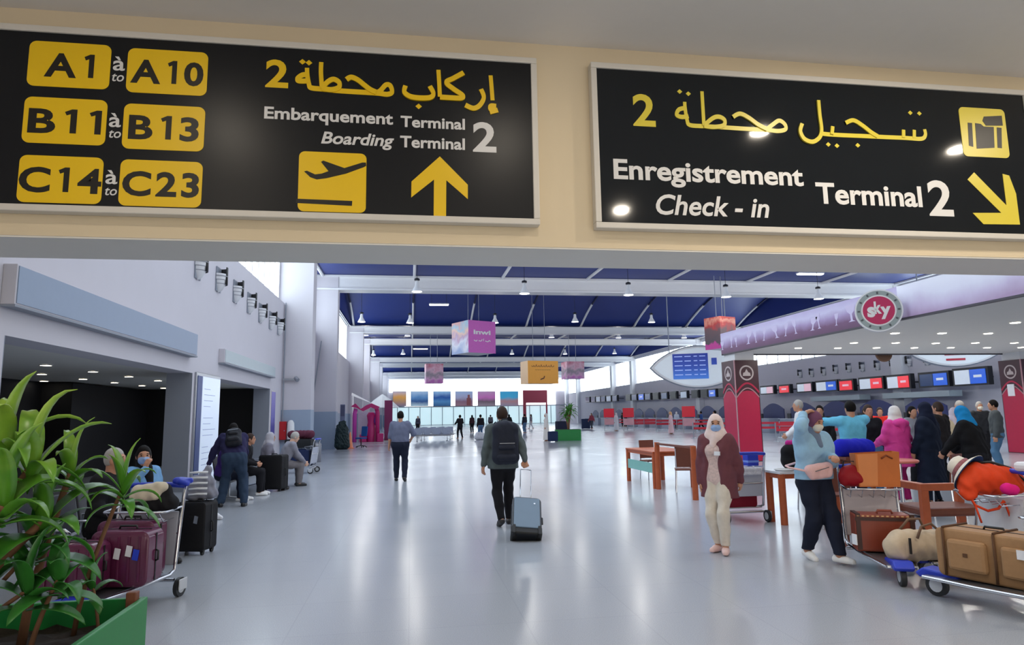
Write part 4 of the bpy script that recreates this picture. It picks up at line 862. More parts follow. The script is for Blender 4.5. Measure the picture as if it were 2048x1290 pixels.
class Pose:
    def __init__(P, H=1.74, lean=0.0, hz=None, fem=False, wrL=None, wrR=None, anL=None, anR=None, poleL=(-.6, -1, -.2), poleR=(.6, -1, -.2), kneeL=(-.1, 1, 0), kneeR=(.1, 1, 0),
                 turn=0.0, tilt=0.0, curlL=.45, curlR=.45, palmL=(1, 0, 0), palmR=(-1, 0, 0), hdL=None, hdR=None, fat=1.0, toeL=(-.12, 1), toeR=(.12, 1), shy=0.0, side_lean=0.0, twist=0.0):
        s = P.s = H / 1.75; v = np.array; u = nrm((math.sin(side_lean), math.sin(lean), math.cos(lean))); sd = v((math.cos(twist), math.sin(twist), 0.0)); fw = nrm(np.cross(u, sd)); P.u, P.sd, P.fw = u, sd, fw
        hc = v((0, 0, (hz if hz is not None else .93 * s))); P.hc = hc
        sw = (.155 if fem else .18) * s; hw = .085 * s
        P.hipL, P.hipR = hc - v((hw, 0, .02)), hc + v((hw, 0, -.02))
        P.wa = hc + .17 * s * u; P.ch = hc + .35 * s * u; P.sh = hc + .475 * s * u; P.nk = hc + .535 * s * u
        P.shL, P.shR = P.sh - sd * sw, P.sh + sd * sw
        P.Rh = rotm(turn, tilt); P.hd = P.nk + (u * .07 + P.Rh @ v((0, .022, .085))) * s
        wl = P.shL + v((-.07, .05, -.53)) * s if wrL is None else v(wrL, float); wr = P.shR + v((.07, .05, -.53)) * s if wrR is None else v(wrR, float)
        P.elL, P.wrL = ik(P.shL, wl, .285 * s, .255 * s, poleL); P.elR, P.wrR = ik(P.shR, wr, .285 * s, .255 * s, poleR)
        al = v((-.10, -.02, .085)) * s if anL is None else v(anL, float); ar = v((.10, -.02, .085)) * s if anR is None else v(anR, float)
        P.knL, P.anL = ik(P.hipL, al, .43 * s, .42 * s, kneeL); P.knR, P.anR = ik(P.hipR, ar, .43 * s, .42 * s, kneeR)
        f = fat; R = P.R = {}; cc = lambda a, b, ra, rb: ('c', a, b, ra * s, rb * s)
        x = lambda c, w_, r: cc(c - sd * w_ * s, c + sd * w_ * s, r, r)
        wf = (.055, .095) if fem else (.07, .102)
        R['pelvis'] = [x(hc, .078 * f, .112 * f), x(hc - v((0, .02, .04)) * s, .085 * f, .10 * f)]
        R['torso'] = [x(P.wa, wf[0] * f, wf[1] * f), x((P.wa + hc) / 2, .07 * f, .106 * f), x(P.ch, .085, .112 * (1 + (f - 1) * .6)), x((P.ch + P.wa) / 2, .075 * f, .106 * f), cc(P.shL + sd * .03 * s, P.shR - sd * .03 * s, .062, .062), x(P.ch + u * .06 * s, .10, .095)]
        if fem: R['torso'] += [cc(P.ch - sd * .07 * s + fw * .07 * s, P.ch - sd * .06 * s + fw * .08 * s, .065, .06), cc(P.ch + sd * .06 * s + fw * .08 * s, P.ch + sd * .07 * s + fw * .07 * s, .06, .065)]
        R['neck'] = [cc(P.sh + u * .01 * s, P.hd - P.Rh @ v((0, .03, .04)) * s, .062, .052)]
        h_ = P.hd; RR = P.Rh; L = lambda a: h_ + RR @ (v(a) * s)
        R['head'] = [('e', h_, v((.074, .093, .112)) * s, RR), cc(L((0, .03, -.05)), L((0, .052, -.088)), .056, .040), cc(L((0, .088, .012)), L((0, .104, -.022)), .010, .014), ('e', L((-.076, -.008, -.01)), v((.012, .02, .032)) * s, RR), ('e', L((.076, -.008, -.01)), v((.012, .02, .032)) * s, RR), cc(L((-.02, .088, -.058)), L((.02, .088, -.058)), .009, .009), cc(L((-.035, .075, .03)), L((.035, .075, .03)), .014, .014)]
        for S_ in 'LR':
            sh, el, wr_, hp, kn, an = [getattr(P, n + S_) for n in ('sh', 'el', 'wr', 'hip', 'kn', 'an')]
            R['uarm' + S_] = [cc(sh, el, .056 if not fem else .05, .041 if not fem else .038), cc(sh, sh + (el - sh) * .4, .060 if not fem else .052, .05)]
            R['farm' + S_] = [cc(el, wr_, .042 if not fem else .038, .027), cc(el, el + (wr_ - el) * .45, .043 if not fem else .039, .04)]
            hd_ = (hdL if S_ == 'L' else hdR); hd_ = hd_ if hd_ is not None else (wr_ - el)
            R['hand' + S_] = hand_prims(wr_, hd_, palmL if S_ == 'L' else palmR, -1 if S_ == 'L' else 1, s, curlL if S_ == 'L' else curlR)
            R['thigh' + S_] = [cc(hp, kn, .088 * f, .056), cc(hp, hp + (kn - hp) * .5, .092 * f, .078 * f)]
            R['shin' + S_] = [cc(kn, an, .053, .036), cc(kn + (an - kn) * .12 - v((0, .018, 0)) * s, kn + (an - kn) * .5 - v((0, .012, 0)) * s, .047, .042)]
            t = toeL if S_ == 'L' else toeR; t = nrm((t[0], t[1], t[2] if len(t) > 2 else 0)); lo = v((0, 0, max(an[2] - .083 * s, -9)))
            b = v((an[0], an[1], an[2] - .05 * s)); P.__dict__['ft' + S_] = (b, t)
            R['foot' + S_] = [cc(b - t * .045 * s, b + t * .07 * s - v((0, 0, .002)) * s, .036, .036), cc(b + t * .05 * s, b + t * .145 * s - v((0, 0, .010)) * s, .036, .026), cc(an, b + t * .03 * s, .036, .036)]
def regs(P, names):
    o = []
    for n in names.split():
        for r in ([n] if n in P.R else [n + 'L', n + 'R']): o += P.R[r]
    return o
ALLREG = 'pelvis torso neck head uarm farm hand thigh shin foot'
def cloth(t, P, name, m, spec, extra=(), h=0.014, k=0.035, fold=0.004, cut=(), sub=()):
    """spec: 'region:inflate ...'"""
    f = SDF()
    for it in spec.split():
        n, i = it.split(':'); f.add(regs(P, n), float(i) * P.s)
    f.add(extra); f.cut = list(cut); f.sub = list(sub)
    return fin(name, f.mesh(name, h, k, fold), m, t)
def person(label, loc, rz, P, skin='tan', h=0.011, hair=None, hlen=0, shoes=None, eyes=False, group=None, bare=False):
    t = thing('person', label, 'person', loc, rz, group)
    fin('body', SDF().add(regs(P, ALLREG)).mesh('body', h, 0.022), SK[skin], t)
    s = P.s; L = lambda a: P.hd + P.Rh @ (np.array(a) * s)
    if hair is not None:
        f = SDF().add([('e', L((0, -.014, .016)), np.array((.086, .102, .118)) * s, P.Rh)])
        f.sub = [('e', L((0, .115, -.045)), np.array((.10, .10, .105)) * s, P.Rh)]
        if hlen: f.add([('c', L((-.045, -.055, 0)), L((-.055, -.06, -hlen)), .05 * s, .04 * s), ('c', L((.045, -.055, 0)), L((.055, -.06, -hlen)), .05 * s, .04 * s), ('c', L((0, -.07, 0)), L((0, -.075, -hlen)), .05 * s, .045 * s)])
        else: f.sub.append(('e', L((0, .02, -.13)), np.array((.12, .16, .085)) * s, P.Rh))
        fin('hair', f.mesh('hair', h, 0.02, 0.002), hair, t)
    if shoes is not None:
        for S_ in 'LR':
            b, tt = P.__dict__['ft' + S_]; f = SDF().add(regs(P, 'foot' + S_)[:2], .009 * s)
            f.add([('c', b - tt * .05 * s - np.array((0, 0, .012 * s)), b + tt * .15 * s - np.array((0, 0, .014 * s)), .03 * s, .026 * s)]); f.cut = [((0, 0, b[2] + .042 * s), (0, 0, 1)), ((0, 0, b[2] - .034 * s - max(0, -tt[2]) * .2), (0, 0, -1))]
            fin('shoe', f.mesh('shoe', h * .8, 0.02), shoes, t)
    if eyes:
        for x in (-.032, .032):
            MB().ell(L((x, .0865, .008)), (.013 * s, .006 * s, .008 * s), 10, 6).build('eye', M_eye, t, True)
            MB().tube([L((x - .022, .085, .026)), L((x, .092, .032)), L((x + .022, .085, .027))], .0045 * s, 6).build('eyebrow', M_brow, t, True)
    return t
def mask(t, P, m):
    s = P.s; L = lambda a: P.hd + P.Rh @ (np.array(a) * s)
    f = SDF().add([('e', L((0, .052, -.05)), np.array((.068, .056, .06)) * s, P.Rh), ('c', L((0, .088, -.012)), L((0, .105, -.035)), .016 * s, .02 * s)])
    f.cut = [(L((0, 0, -.005)), P.Rh @ np.array((0, -.25, 1))), (L((0, .03, 0)), P.Rh @ np.array((0, -1, 0)))]
    fin('face_mask', f.mesh('face_mask', 0.007, 0.02), m, t)
def headscarf(t, P, m, drape=0.12, face=True, low=.10, h=.011, front=True):
    s = P.s; L = lambda a: P.hd + P.Rh @ (np.array(a) * s); N = lambda a: P.nk + (P.sd * a[0] + P.fw * a[1] + P.u * a[2]) * s
    f = SDF().add([('e', L((0, -.012, .008)), np.array((.094, .112, .126)) * s, P.Rh), ('c', L((0, -.02, -.05)), N((0, .0, .02)), .10 * s, .11 * s), ('c', N((-.06, .01, -.0)), N((.06, .01, -.0)), .095 * s, .095 * s), ('c', N((-.03, .07, -.02)), N((.01, .10, -drape)), .065 * s, .05 * s), ('c', N((0, -.06, 0)), N((0, -.09, -drape)), .075 * s, .06 * s)])
    if face: f.sub = [('e', L((0, .125, -.025)), np.array((.066, .085, .082)) * s, P.Rh)]
    fin('headscarf', f.mesh('headscarf', h, 0.04, 0.004), m, t)
def skirt(P, top, bot, r0, r1, w0=.07, w1=.09, y=0.0):
    """prims for a hanging skirt / coat hem / robe from height top to bot"""
    a = np.array; s = P.s; o = []
    for x in (-1, 1): o.append(('c', a((x * w0 * s, 0, top * s)), a((x * w1 * s, y, bot * s)), r0 * s, r1 * s))
    o.append(('c', a((0, 0, top * s)), a((0, y, bot * s)), r0 * s, r1 * s)); return o
# ------------------------------------------------------------------ the people nearby
black_hair = mat('black hair', (16, 13, 13), 0.65, var=.2, scale=60, spec=.15); brown_hair = mat('dark brown hair', (58, 44, 38), 0.65, var=.2, scale=60, spec=.2); grey_hair = mat('grey hair', (168, 164, 160), 0.6, var=.2, scale=60)
M_msk = mat('pale blue mask', (150, 180, 226), 0.7, var=.03); M_mskw = mat('cream mask', (226, 222, 208), 0.7, var=.03)
sh_bl = mat('black shoe leather', (20, 20, 24), 0.4); sh_wh = mat('white canvas shoe', (236, 236, 236), 0.6); sh_pk = mat('pale pink shoe', (232, 196, 190), 0.5); sh_gr = mat('charcoal shoe', (46, 44, 46), 0.5)
c_dk = cmat('black trousers', (22, 22, 28)); c_nv = cmat('navy trousers', (26, 32, 50))
# man walking away with backpack and trolley case
mp = G(1008, 1050); mp.z = 0
P = Pose(1.74, lean=.03, wrL=(-.30, .02, .84), wrR=(.30, -.34, .84), anL=(-.075, -.20, .13), anR=(.10, .12, .085), toeL=(-.1, 1, -.35), hdR=(.12, -.05, -1), curlR=1.25, palmR=(-.2, -1, -.2), palmL=(1, .2, 0), fat=1.02)
t = person('man in grey jacket walking away, carrying black backpack and pulling a trolley case', mp, 0.05, P, 'tan', .0095, brown_hair, 0, sh_gr)
cloth(t, P, 'jacket', cmat('grey green jacket', (88, 98, 100)), 'torso:.022 uarm:.02 farm:.016', skirt(P, 1.0, .84, .142, .14, .085, .09), cut=[((0, 0, .82), (0, 0, -1))], fold=.005, h=.012)
cloth(t, P, 'trousers', c_dk, 'pelvis:.014 thigh:.014 shin:.02', fold=.004, h=.012, cut=[((0, 0, .075), (0, 0, -1))])
MB().tube([(-.07, -.02, 1.49), (-.05, -.07, 1.515), (0, -.085, 1.52), (.05, -.07, 1.515), (.07, -.02, 1.49)], .022, 8).build('collar', cmat('grey green jacket', (88, 98, 100)), t, True)
def rot2(p, rz, loc): return Vector((loc.x + p[0] * math.cos(rz) - p[1] * math.sin(rz), loc.y + p[0] * math.sin(rz) + p[1] * math.cos(rz), loc.z + p[2]))
MANR = rot2(P.wrR + np.array((.012, -.02, -.10)), 0.05, mp)
def backpack(label, loc, rz, m, w=.32, h=.50, d=.17, tilt=0.0):
    t = thing('backpack', label, 'backpack', loc, rz); t.rotation_euler = (tilt, 0, rz); a = np.array
    f = SDF().add([('c', a((-w / 2 + .09, 0, .09)), a((w / 2 - .09, 0, .09)), d / 2, d / 2), ('c', a((-w / 2 + .09, 0, h - .10)), a((w / 2 - .09, 0, h - .10)), d / 2, d / 2), ('c', a((-w / 2 + .08, 0, .1)), a((-w / 2 + .09, 0, h - .12)), d / 2, d / 2), ('c', a((w / 2 - .08, 0, .1)), a((w / 2 - .09, 0, h - .12)), d / 2, d / 2), ('c', a((0, 0, .1)), a((0, 0, h - .08)), d / 2 + .01, d / 2 + .005)])
    fin('pack_body', f.mesh('pack_body', .012, .04, .003), m, t)
    f = SDF().add([('c', a((-w / 2 + .09, -d / 2, .10)), a((w / 2 - .09, -d / 2, .10)), .05, .05), ('c', a((-w / 2 + .10, -d / 2, .24)), a((w / 2 - .10, -d / 2, .24)), .04, .04)]); fin('front_pocket', f.mesh('front_pocket', .012, .05, .002), m, t)
    MB().tube([(-.05, .05, h - .02), (-.04, .05, h + .035), (.04, .05, h + .035), (.05, .05, h - .02)], .009, 6).build('grab_handle', m, t, True)
    for x in (-1, 1): MB().tube([(x * w * .30, .06, h - .05), (x * w * .33, .13, h - .01), (x * w * .36, .22, h - .04), (x * w * .42, .26, h * .62), (x * w * .46, .20, h * .32), (x * w * .44, .07, h * .16)], .014, 6).build('shoulder_strap', m, t, True)
    MB().box((0, -d / 2 - .045, .30), (w * .6, .006, .012)).build('zip', mat('zip metal', (120, 124, 132), .4, .6), t)
    return t
M_bp = cmat('charcoal pack', (38, 42, 56), .7)
backpack('dark backpack on the back of the man walking with trolley case', rot2((0, -.21, .90), .05, mp), .05, M_bp, .37, .61, .19)
# man in grey shirt further off on the left
m2 = G(800, 962); m2.z = 0
P = Pose(1.76, wrL=(-.29, .06, .86), wrR=(.26, .20, 1.02), anL=(-.10, .10, .085), anR=(.12, -.16, .12), toeR=(.1, 1, -.3), fat=1.15, poleR=(1, -1, 0))
t = person('man in grey shirt and dark trousers walking away, left of the hall middle', m2, -.05, P, 'tan', .012, black_hair, 0, sh_bl)
cloth(t, P, 'shirt', cmat('slate grey shirt', (104, 110, 134)), 'torso:.022 uarm:.026', [('c', P.elL, P.elL + (P.wrL - P.elL) * .15, .06, .06), ('c', P.elR, P.elR + (P.wrR - P.elR) * .15, .06, .06)] + skirt(P, 1.0, .92, .122, .122, .09, .09), cut=[((0, 0, .90), (0, 0, -1))])
cloth(t, P, 'trousers', c_nv, 'pelvis:.014 thigh:.016 shin:.024', cut=[((0, 0, .07), (0, 0, -1))])
# woman with pale scarf, blue mask and plum cardigan
m3 = Vector((3.56, 7.50, 0))
P = Pose(1.58, fem=True, fat=1.08, wrL=(-.16, -.13, .80), wrR=(.20, -.16, .84), poleL=(-1, .2, 0), poleR=(1, -.35, 0), anL=(.10, .06, .085), anR=(-.045, -.04, .085), toeL=(.12, 1), toeR=(-.5, 1), turn=.25, kneeL=(.1, 1, 0))
P = Pose(1.58, fem=True, fat=.97, wrL=(-.20, -.16, .80), wrR=(.20, .02, .78), poleL=(-1, -.2, 0), poleR=(1, -.6, 0), anL=(-.055, .05, .085), anR=(.06, -.05, .085), toeL=(-.30, 1), toeR=(.25, 1), turn=.36)
RZ3 = PI - .78
t = person('woman in pale pink headscarf, blue mask and plum cardigan, standing with cream trousers', m3, RZ3, P, 'tan', .0095, None, 0, sh_pk, True)
headscarf(t, P, cmat('blush scarf', (236, 214, 210)), .11); mask(t, P, M_msk)
cloth(t, P, 'cardigan', cmat('plum knit', (112, 66, 74)), 'torso:.03 uarm:.03 farm:.028', skirt(P, 1.0, .66, .135, .142, .085, .10, -.02), cut=[((0, 0, .62), (0, 0, -1))], sub=[('c', np.array((.03, .20, .42)), np.array((.02, .21, 1.20)), .125, .12)], fold=.005, h=.012)
cloth(t, P, 'blouse', mat('patterned blouse', (214, 190, 186), .8, var=.35, scale=45), 'torso:.014 pelvis:.02', fold=.003, h=.012)
cloth(t, P, 'trousers', cmat('cream trousers', (222, 212, 198)), 'pelvis:.012 thigh:.012 shin:.02', fold=.004, h=.012, cut=[((0, 0, .09), (0, 0, -1))])
MB().box((-.06, .172, 1.13), (.075, .012, .045), rot=(.1, 0, -.3)).build('name_badge', mat('white paper', (232, 234, 240), 0.6), t)
# woman with plum headwrap, pale blue jumper, hand raised to her head
m4 = G(1640, 1120); m4.z = 0
RZ4 = PI + .12
P = Pose(1.60, fem=True, fat=1.02, lean=.05, wrR=(.115, .05, 1.545), poleR=(.62, .75, .25), wrL=(-.03, .30, 1.10), poleL=(-.5, -.5, -.9), anL=(-.04, .26, .085), anR=(.07, -.10, .10), toeL=(-.35, 1), toeR=(.1, 1, -.2), turn=.30, tilt=-.22, hdR=(-.6, .1, .5), palmR=(-.4, .1, -1), curlR=.5, curlL=.7, hdL=(.5, .8, .1), palmL=(.2, -.2, -1))
t = person('woman in plum headwrap and pale blue jumper with hand raised, wearing white shoes', m4, RZ4, P, 'tan', .0095, None, 0, sh_wh, True)
Lh = lambda a: P.hd + P.Rh @ (np.array(a) * P.s)
f = SDF().add([('e', Lh((0, -.016, .022)), np.array((.094, .112, .116)) * P.s, P.Rh), ('c', Lh((0, -.11, -.02)), Lh((0, -.13, -.05)), .05, .045)]); f.sub = [('e', Lh((0, .125, -.055)), np.array((.10, .11, .105)) * P.s, P.Rh)]
fin('headwrap', f.mesh('headwrap', .010, .03, .003), cmat('plum wrap', (120, 76, 104)), t); mask(t, P, M_mskw)
cloth(t, P, 'jumper', cmat('pale blue jumper', (158, 198, 226)), 'torso:.028 uarm:.03 farm:.024', skirt(P, 1.02, .88, .145, .15, .085, .09), cut=[((0, 0, .86), (0, 0, -1))], fold=.007, h=.012)
cloth(t, P, 'neck_scarf', cmat('slate lilac scarf', (116, 132, 156)), 'neck:.022', [('c', P.nk + P.fw * .06 - P.u * .03, P.ch + P.fw * .125 + P.u * .06, .045, .03)], h=.012)
cloth(t, P, 'trousers', c_nv, 'pelvis:.014 thigh:.022 shin:.034', fold=.005, h=.012, cut=[((0, 0, .10), (0, 0, -1))])
wb = rot2((.075, .195, .96), RZ4, m4); tb = thing('waist_bag', 'pale pink quilted waist bag worn across the pale blue jumper', 'bag', wb, RZ4); a = np.array
f = SDF().add([('c', a((-.11, 0, 0.02)), a((.11, -.02, .04)), .05, .05), ('c', a((-.09, .0, -.05)), a((.09, -.02, -.03)), .045, .045)])
fin('pouch', f.mesh('pouch', .010, .05, .003), cmat('blush quilt', (236, 192, 190)), tb); tb.rotation_euler = (0, .22, RZ4)
MB().tube([(.14, -.02, .03), (.19, -.10, .06), (.20, -.22, .07), (.15, -.34, .07), (0, -.375, .06), (-.15, -.34, .05), (-.2, -.22, .04), (-.19, -.10, .03), (-.14, -.01, .02)], .012, 6).build('belt', cmat('blush quilt', (236, 192, 190)), tb, True)
MB().box((0, .045, .02), (.18, .004, .008)).build('zip', mat('zip metal', (120, 124, 132), .4, .6), tb)
# man bending over by the left wall
m5 = G(465, 1013); m5.z = 0
P = Pose(1.76, lean=.72, side_lean=-.16, hz=.90, wrL=(-.50, .42, .78), wrR=(.10, .55, .62), anL=(-.21, .02, .085), anR=(.20, -.05, .085), fat=1.1, tilt=-.6, poleL=(-1, 0, .6), poleR=(.8, .2, .2))
t = person('man in navy top and jeans bending forward, wearing dark backpack', m5, .12, P, 'tan', .012, black_hair, 0, sh_bl)
cloth(t, P, 'jumper', cmat('navy violet jumper', (42, 40, 76)), 'torso:.03 uarm:.026 farm:.02', [('c', P.hc - P.sd * .08, P.hc + P.sd * .08, .135, .135)], fold=.006)
cloth(t, P, 'jeans', cmat('dark blue jeans', (46, 62, 84)), 'pelvis:.016 thigh:.02 shin:.034', fold=.005, cut=[((0, 0, .06), (0, 0, -1))])
bp = backpack('charcoal backpack on the back of the man bending in navy top', (0, 0, 0), 0, cmat('black pack', (30, 32, 40), .6), .30, .42, .15)
q = P.hc + P.u * .10 - P.fw * .215; bp.location = rot2(q, .12, m5); bp.rotation_euler = (-.72, -.12, .12)
# seated pair beside the left luggage trolley
def seated(lab, loc, rz, H, fem, skin, hair, hl, topm, legm, shoem, wrL=None, wrR=None, lean=.0, turn=0, tilt=0, eyes=True, hz=.47, scarf=None, mk=None, foot=.42, **k):
    s = H / 1.75
    P = Pose(H, fem=fem, lean=lean, hz=hz + .08, wrL=wrL or (-.14, .30, hz + .19), wrR=wrR or (.14, .30, hz + .19), anL=(-.11, foot, .085), anR=(.11, foot - .03, .085), kneeL=(0, .4, 1), kneeR=(0, .4, 1), turn=turn, tilt=tilt, **k)
    t = person(lab, loc, rz, P, skin, .0125, hair, hl, shoem, eyes)
    cloth(t, P, 'top', topm, 'torso:.026 uarm:.022 farm:.02', [('c', P.hc - P.sd * .08, P.hc + P.sd * .08, .13, .13)], fold=.005)
    cloth(t, P, 'trousers', legm, 'pelvis:.014 thigh:.018 shin:.028', fold=.004, cut=[((0, 0, .07), (0, 0, -1))])
    if scarf: headscarf(t, P, scarf, .10, h=.013)
    if mk: mask(t, P, mk)
    return t, P
t, P = seated('seated woman with dark hair, blue mask and pale blue top, hand at face', Vector((-3.10, 8.55, 0)), -2.2, 1.64, True, 'tan', black_hair, .14, cmat('powder blue top', (120, 168, 214)), c_dk, sh_bl, wrR=(.13, .24, 1.05), wrL=(-.10, .22, .70), poleR=(.8, .6, -.6), mk=M_msk, turn=-.5, hdR=(-.2, 0, 1), palmR=(-1, 0, 0))
cloth(t, P, 'neck_scarf', cmat('black scarf', (24, 24, 28)), 'neck:.03', [('c', P.nk + P.fw * .08, P.ch + P.fw * .13 - P.u * .02, .06, .05)], h=.014)
seated('seated elderly man with grey hair and dark jacket beside the woman in blue mask', Vector((-3.12, 7.62, 0)), -1.75, 1.68, False, 'tan', grey_hair, 0, cmat('black jacket', (26, 26, 30)), c_dk, sh_bl, lean=.12, turn=.2)
# seated people further along the left wall
seated('seated elderly man in grey jumper leaning forward, behind the black suitcase', Vector((-3.02, 16.9, 0)), -1.15, 1.72, False, 'pale', grey_hair, 0, cmat('heather grey jumper', (140, 140, 152)), cmat('grey trousers', (120, 116, 120)), sh_bl, lean=.42, wrL=(-.10, .50, .56), wrR=(.12, .50, .56), tilt=-.35)
seated('seated person in pale grey headscarf and grey top, next to the grey-haired man', Vector((-3.30, 16.2, 0)), -1.3, 1.64, True, 'tan', None, 0, cmat('lilac grey top', (120, 118, 132)), c_dk, sh_bl, lean=.20, scarf=cmat('pale grey scarf', (178, 176, 186)))
seated('seated person in black clothes beneath the wall between bending man and suitcase', Vector((-3.55, 15.2, 0)), -1.45, 1.66, False, 'tan', brown_hair, 0, c_dk, c_dk, sh_wh, lean=.25)
seated('seated person in purple sleeves partly behind the bending man', Vector((-3.70, 14.3, 0)), -1.6, 1.66, True, 'tan', black_hair, .12, cmat('purple top', (66, 44, 116)), c_nv, sh_wh, lean=.2)
# the group by the kiosk on the right
def stander(lab, loc, rz, H, fem, skin, hair, hl, topm, legm, shoem, h=.014, long=None, scarf=None, fat=1.05, top_hem=.88, hood=False, longr=.18, **k):
    P = Pose(H, fem=fem, fat=fat, **k)
    t = person(lab, loc, rz, P, skin, h, hair, hl, shoem)
    if long is not None: cloth(t, P, 'coat', topm, 'torso:.034 uarm:.032 farm:.03', skirt(P, .98, long, .15, longr, .085, .10), cut=[((0, 0, long), (0, 0, -1))], fold=.006)
    else: cloth(t, P, 'top', topm, 'torso:.024 uarm:.024 farm:.02', skirt(P, 1.0, top_hem, .125, .13, .085, .09), cut=[((0, 0, top_hem - .02), (0, 0, -1))], fold=.005)
    cloth(t, P, 'trousers', legm, 'pelvis:.012 thigh:.016 shin:.026', fold=.004, cut=[((0, 0, .07), (0, 0, -1))])
    if scarf is not None: headscarf(t, P, scarf, .12, h=.013)
    return t, P
c_pink = cmat('fuchsia raincoat', (226, 70, 160), .6)
p_ = AY(1790, 830, 10.6); p_.z = 0
t, P = stander('woman in fuchsia pink raincoat and white headscarf seen from behind', p_, .1, 1.66, True, 'tan', None, 0, c_pink, cmat('magenta trousers', (168, 40, 112)), sh_wh, long=.62, scarf=cmat('white scarf', (222, 216, 214)), fat=1.15, wrL=(-.2, .25, 1.0), wrR=(.2, .25, 1.0))
f = SDF().add([('c', P.nk - P.fw * .10 - P.sd * .09 - P.u * .03, P.nk - P.fw * .10 + P.sd * .09 - P.u * .03, .065, .065), ('c', P.nk - P.fw * .12 - P.u * .02, P.ch - P.fw * .13 + P.u * .02, .075, .04)]); fin('hood', f.mesh('hood', .013, .05, .004), c_pink, t)
cloth(t, P, 'belt', c_pink, 'torso:.0', [('c', P.wa - P.sd * .08, P.wa + P.sd * .08, .143, .143)], cut=[(P.wa + P.u * .03, (0, 0, 1)), (P.wa - P.u * .03, (0, 0, -1))])
p_ = AY(1852, 830, 10.4); p_.z = 0
stander('tall woman in long navy coat and navy headscarf, right of the pink raincoat', p_, .5, 1.72, True, 'tan', None, 0, cmat('midnight navy coat', (22, 32, 52)), c_nv, sh_bl, long=.30, scarf=cmat('midnight navy scarf', (18, 26, 50)), fat=1.2, longr=.2, wrL=(-.22, .16, .86))
p_ = AY(1945, 830, 9.4); p_.z = 0
t, P = stander('woman in black coat and bright blue headscarf leaning over a table', p_, .45, 1.66, True, 'tan', None, 0, cmat('black coat', (14, 14, 18)), c_dk, sh_bl, long=.45, scarf=None, fat=1.25, lean=.20, tilt=-.3, wrL=(-.18, .42, .86), wrR=(.20, .42, .88))
headscarf(t, P, cmat('cerulean scarf', (20, 128, 190)), .06, h=.013)
p_ = AY(1702, 830, 10.5); p_.z = 0
stander('man in sky blue shirt seen from behind with both elbows raised', p_, -.1, 1.76, False, 'tan', black_hair, 0, cmat('sky blue shirt', (104, 186, 220)), c_nv, sh_bl, top_hem=.98, wrL=(-.12, .24, 1.40), wrR=(.12, .26, 1.42), poleL=(-1, -.1, .0), poleR=(1, -.1, .08))
p_ = AY(1738, 850, 11.6); p_.z = 0
stander('woman in black top and blue jeans facing the man in sky blue shirt', p_, PI - .3, 1.70, True, 'tan', brown_hair, .12, c_dk, cmat('mid blue jeans', (84, 124, 160)), sh_wh, fat=1.1)
p_ = AY(1605, 830, 14.5); p_.z = 0
stander('man in white shirt and black trousers behind the raised arm of jumper woman', p_, 1.1, 1.86, False, 'tan', grey_hair, 0, cmat('white shirt', (222, 222, 226)), c_dk, sh_bl, lean=.10, wrL=(-.15, .35, 1.05), wrR=(.15, .35, 1.05))
more = [(1640, 14.0, 1.72, False, black_hair, 0, (24, 24, 28), 'man in black top between the white-shirted man and the sky blue shirt', 2.5),
        (1760, 17.0, 1.66, False, brown_hair, 0, (222, 44, 40), 'person in scarlet red top beyond the pink raincoat', 2.6),
        (1824, 13.0, 1.66, True, black_hair, .1, (150, 150, 160), 'woman with dark hair in grey top between pink raincoat and navy coat', PI),
        (1878, 12.2, 1.74, False, brown_hair, .03, (34, 30, 32), 'dark-haired man in black jacket behind the navy coat', .4),
        (1908, 13.4, 1.62, True, None, 0, (222, 202, 168), 'woman in cream fur-trimmed jacket and pale scarf behind the black coat', -.5),
        (1922, 15.5, 1.80, False, grey_hair, 0, (100, 108, 130), 'grey-haired man in slate jacket beyond the cream jacket', .3),
        (1960, 17.0, 1.78, False, grey_hair, 0, (40, 42, 48), 'man in dark jacket with white mask near the right kiosk pillar', 2.8),
        (1990, 14.8, 1.80, False, black_hair, 0, (78, 84, 88), 'man in grey hooded top and jeans left of the right kiosk pillar', .9)]
for px, Y, H, fem, hr, hl, col, lab, rz in more:
    p_ = AY(px, 830, Y); p_.z = 0
    t, P = stander(lab, p_, rz, H, fem, 'tan', hr, hl, cmat('crowd %d' % px, col), cmat('mid blue jeans', (84, 124, 160)) if px in (1990,) else c_dk, sh_bl, .018, scarf=cmat('pale lilac scarf', (214, 200, 212)) if px == 1908 else None)
    if px == 1960: mask(t, P, M_mskw)
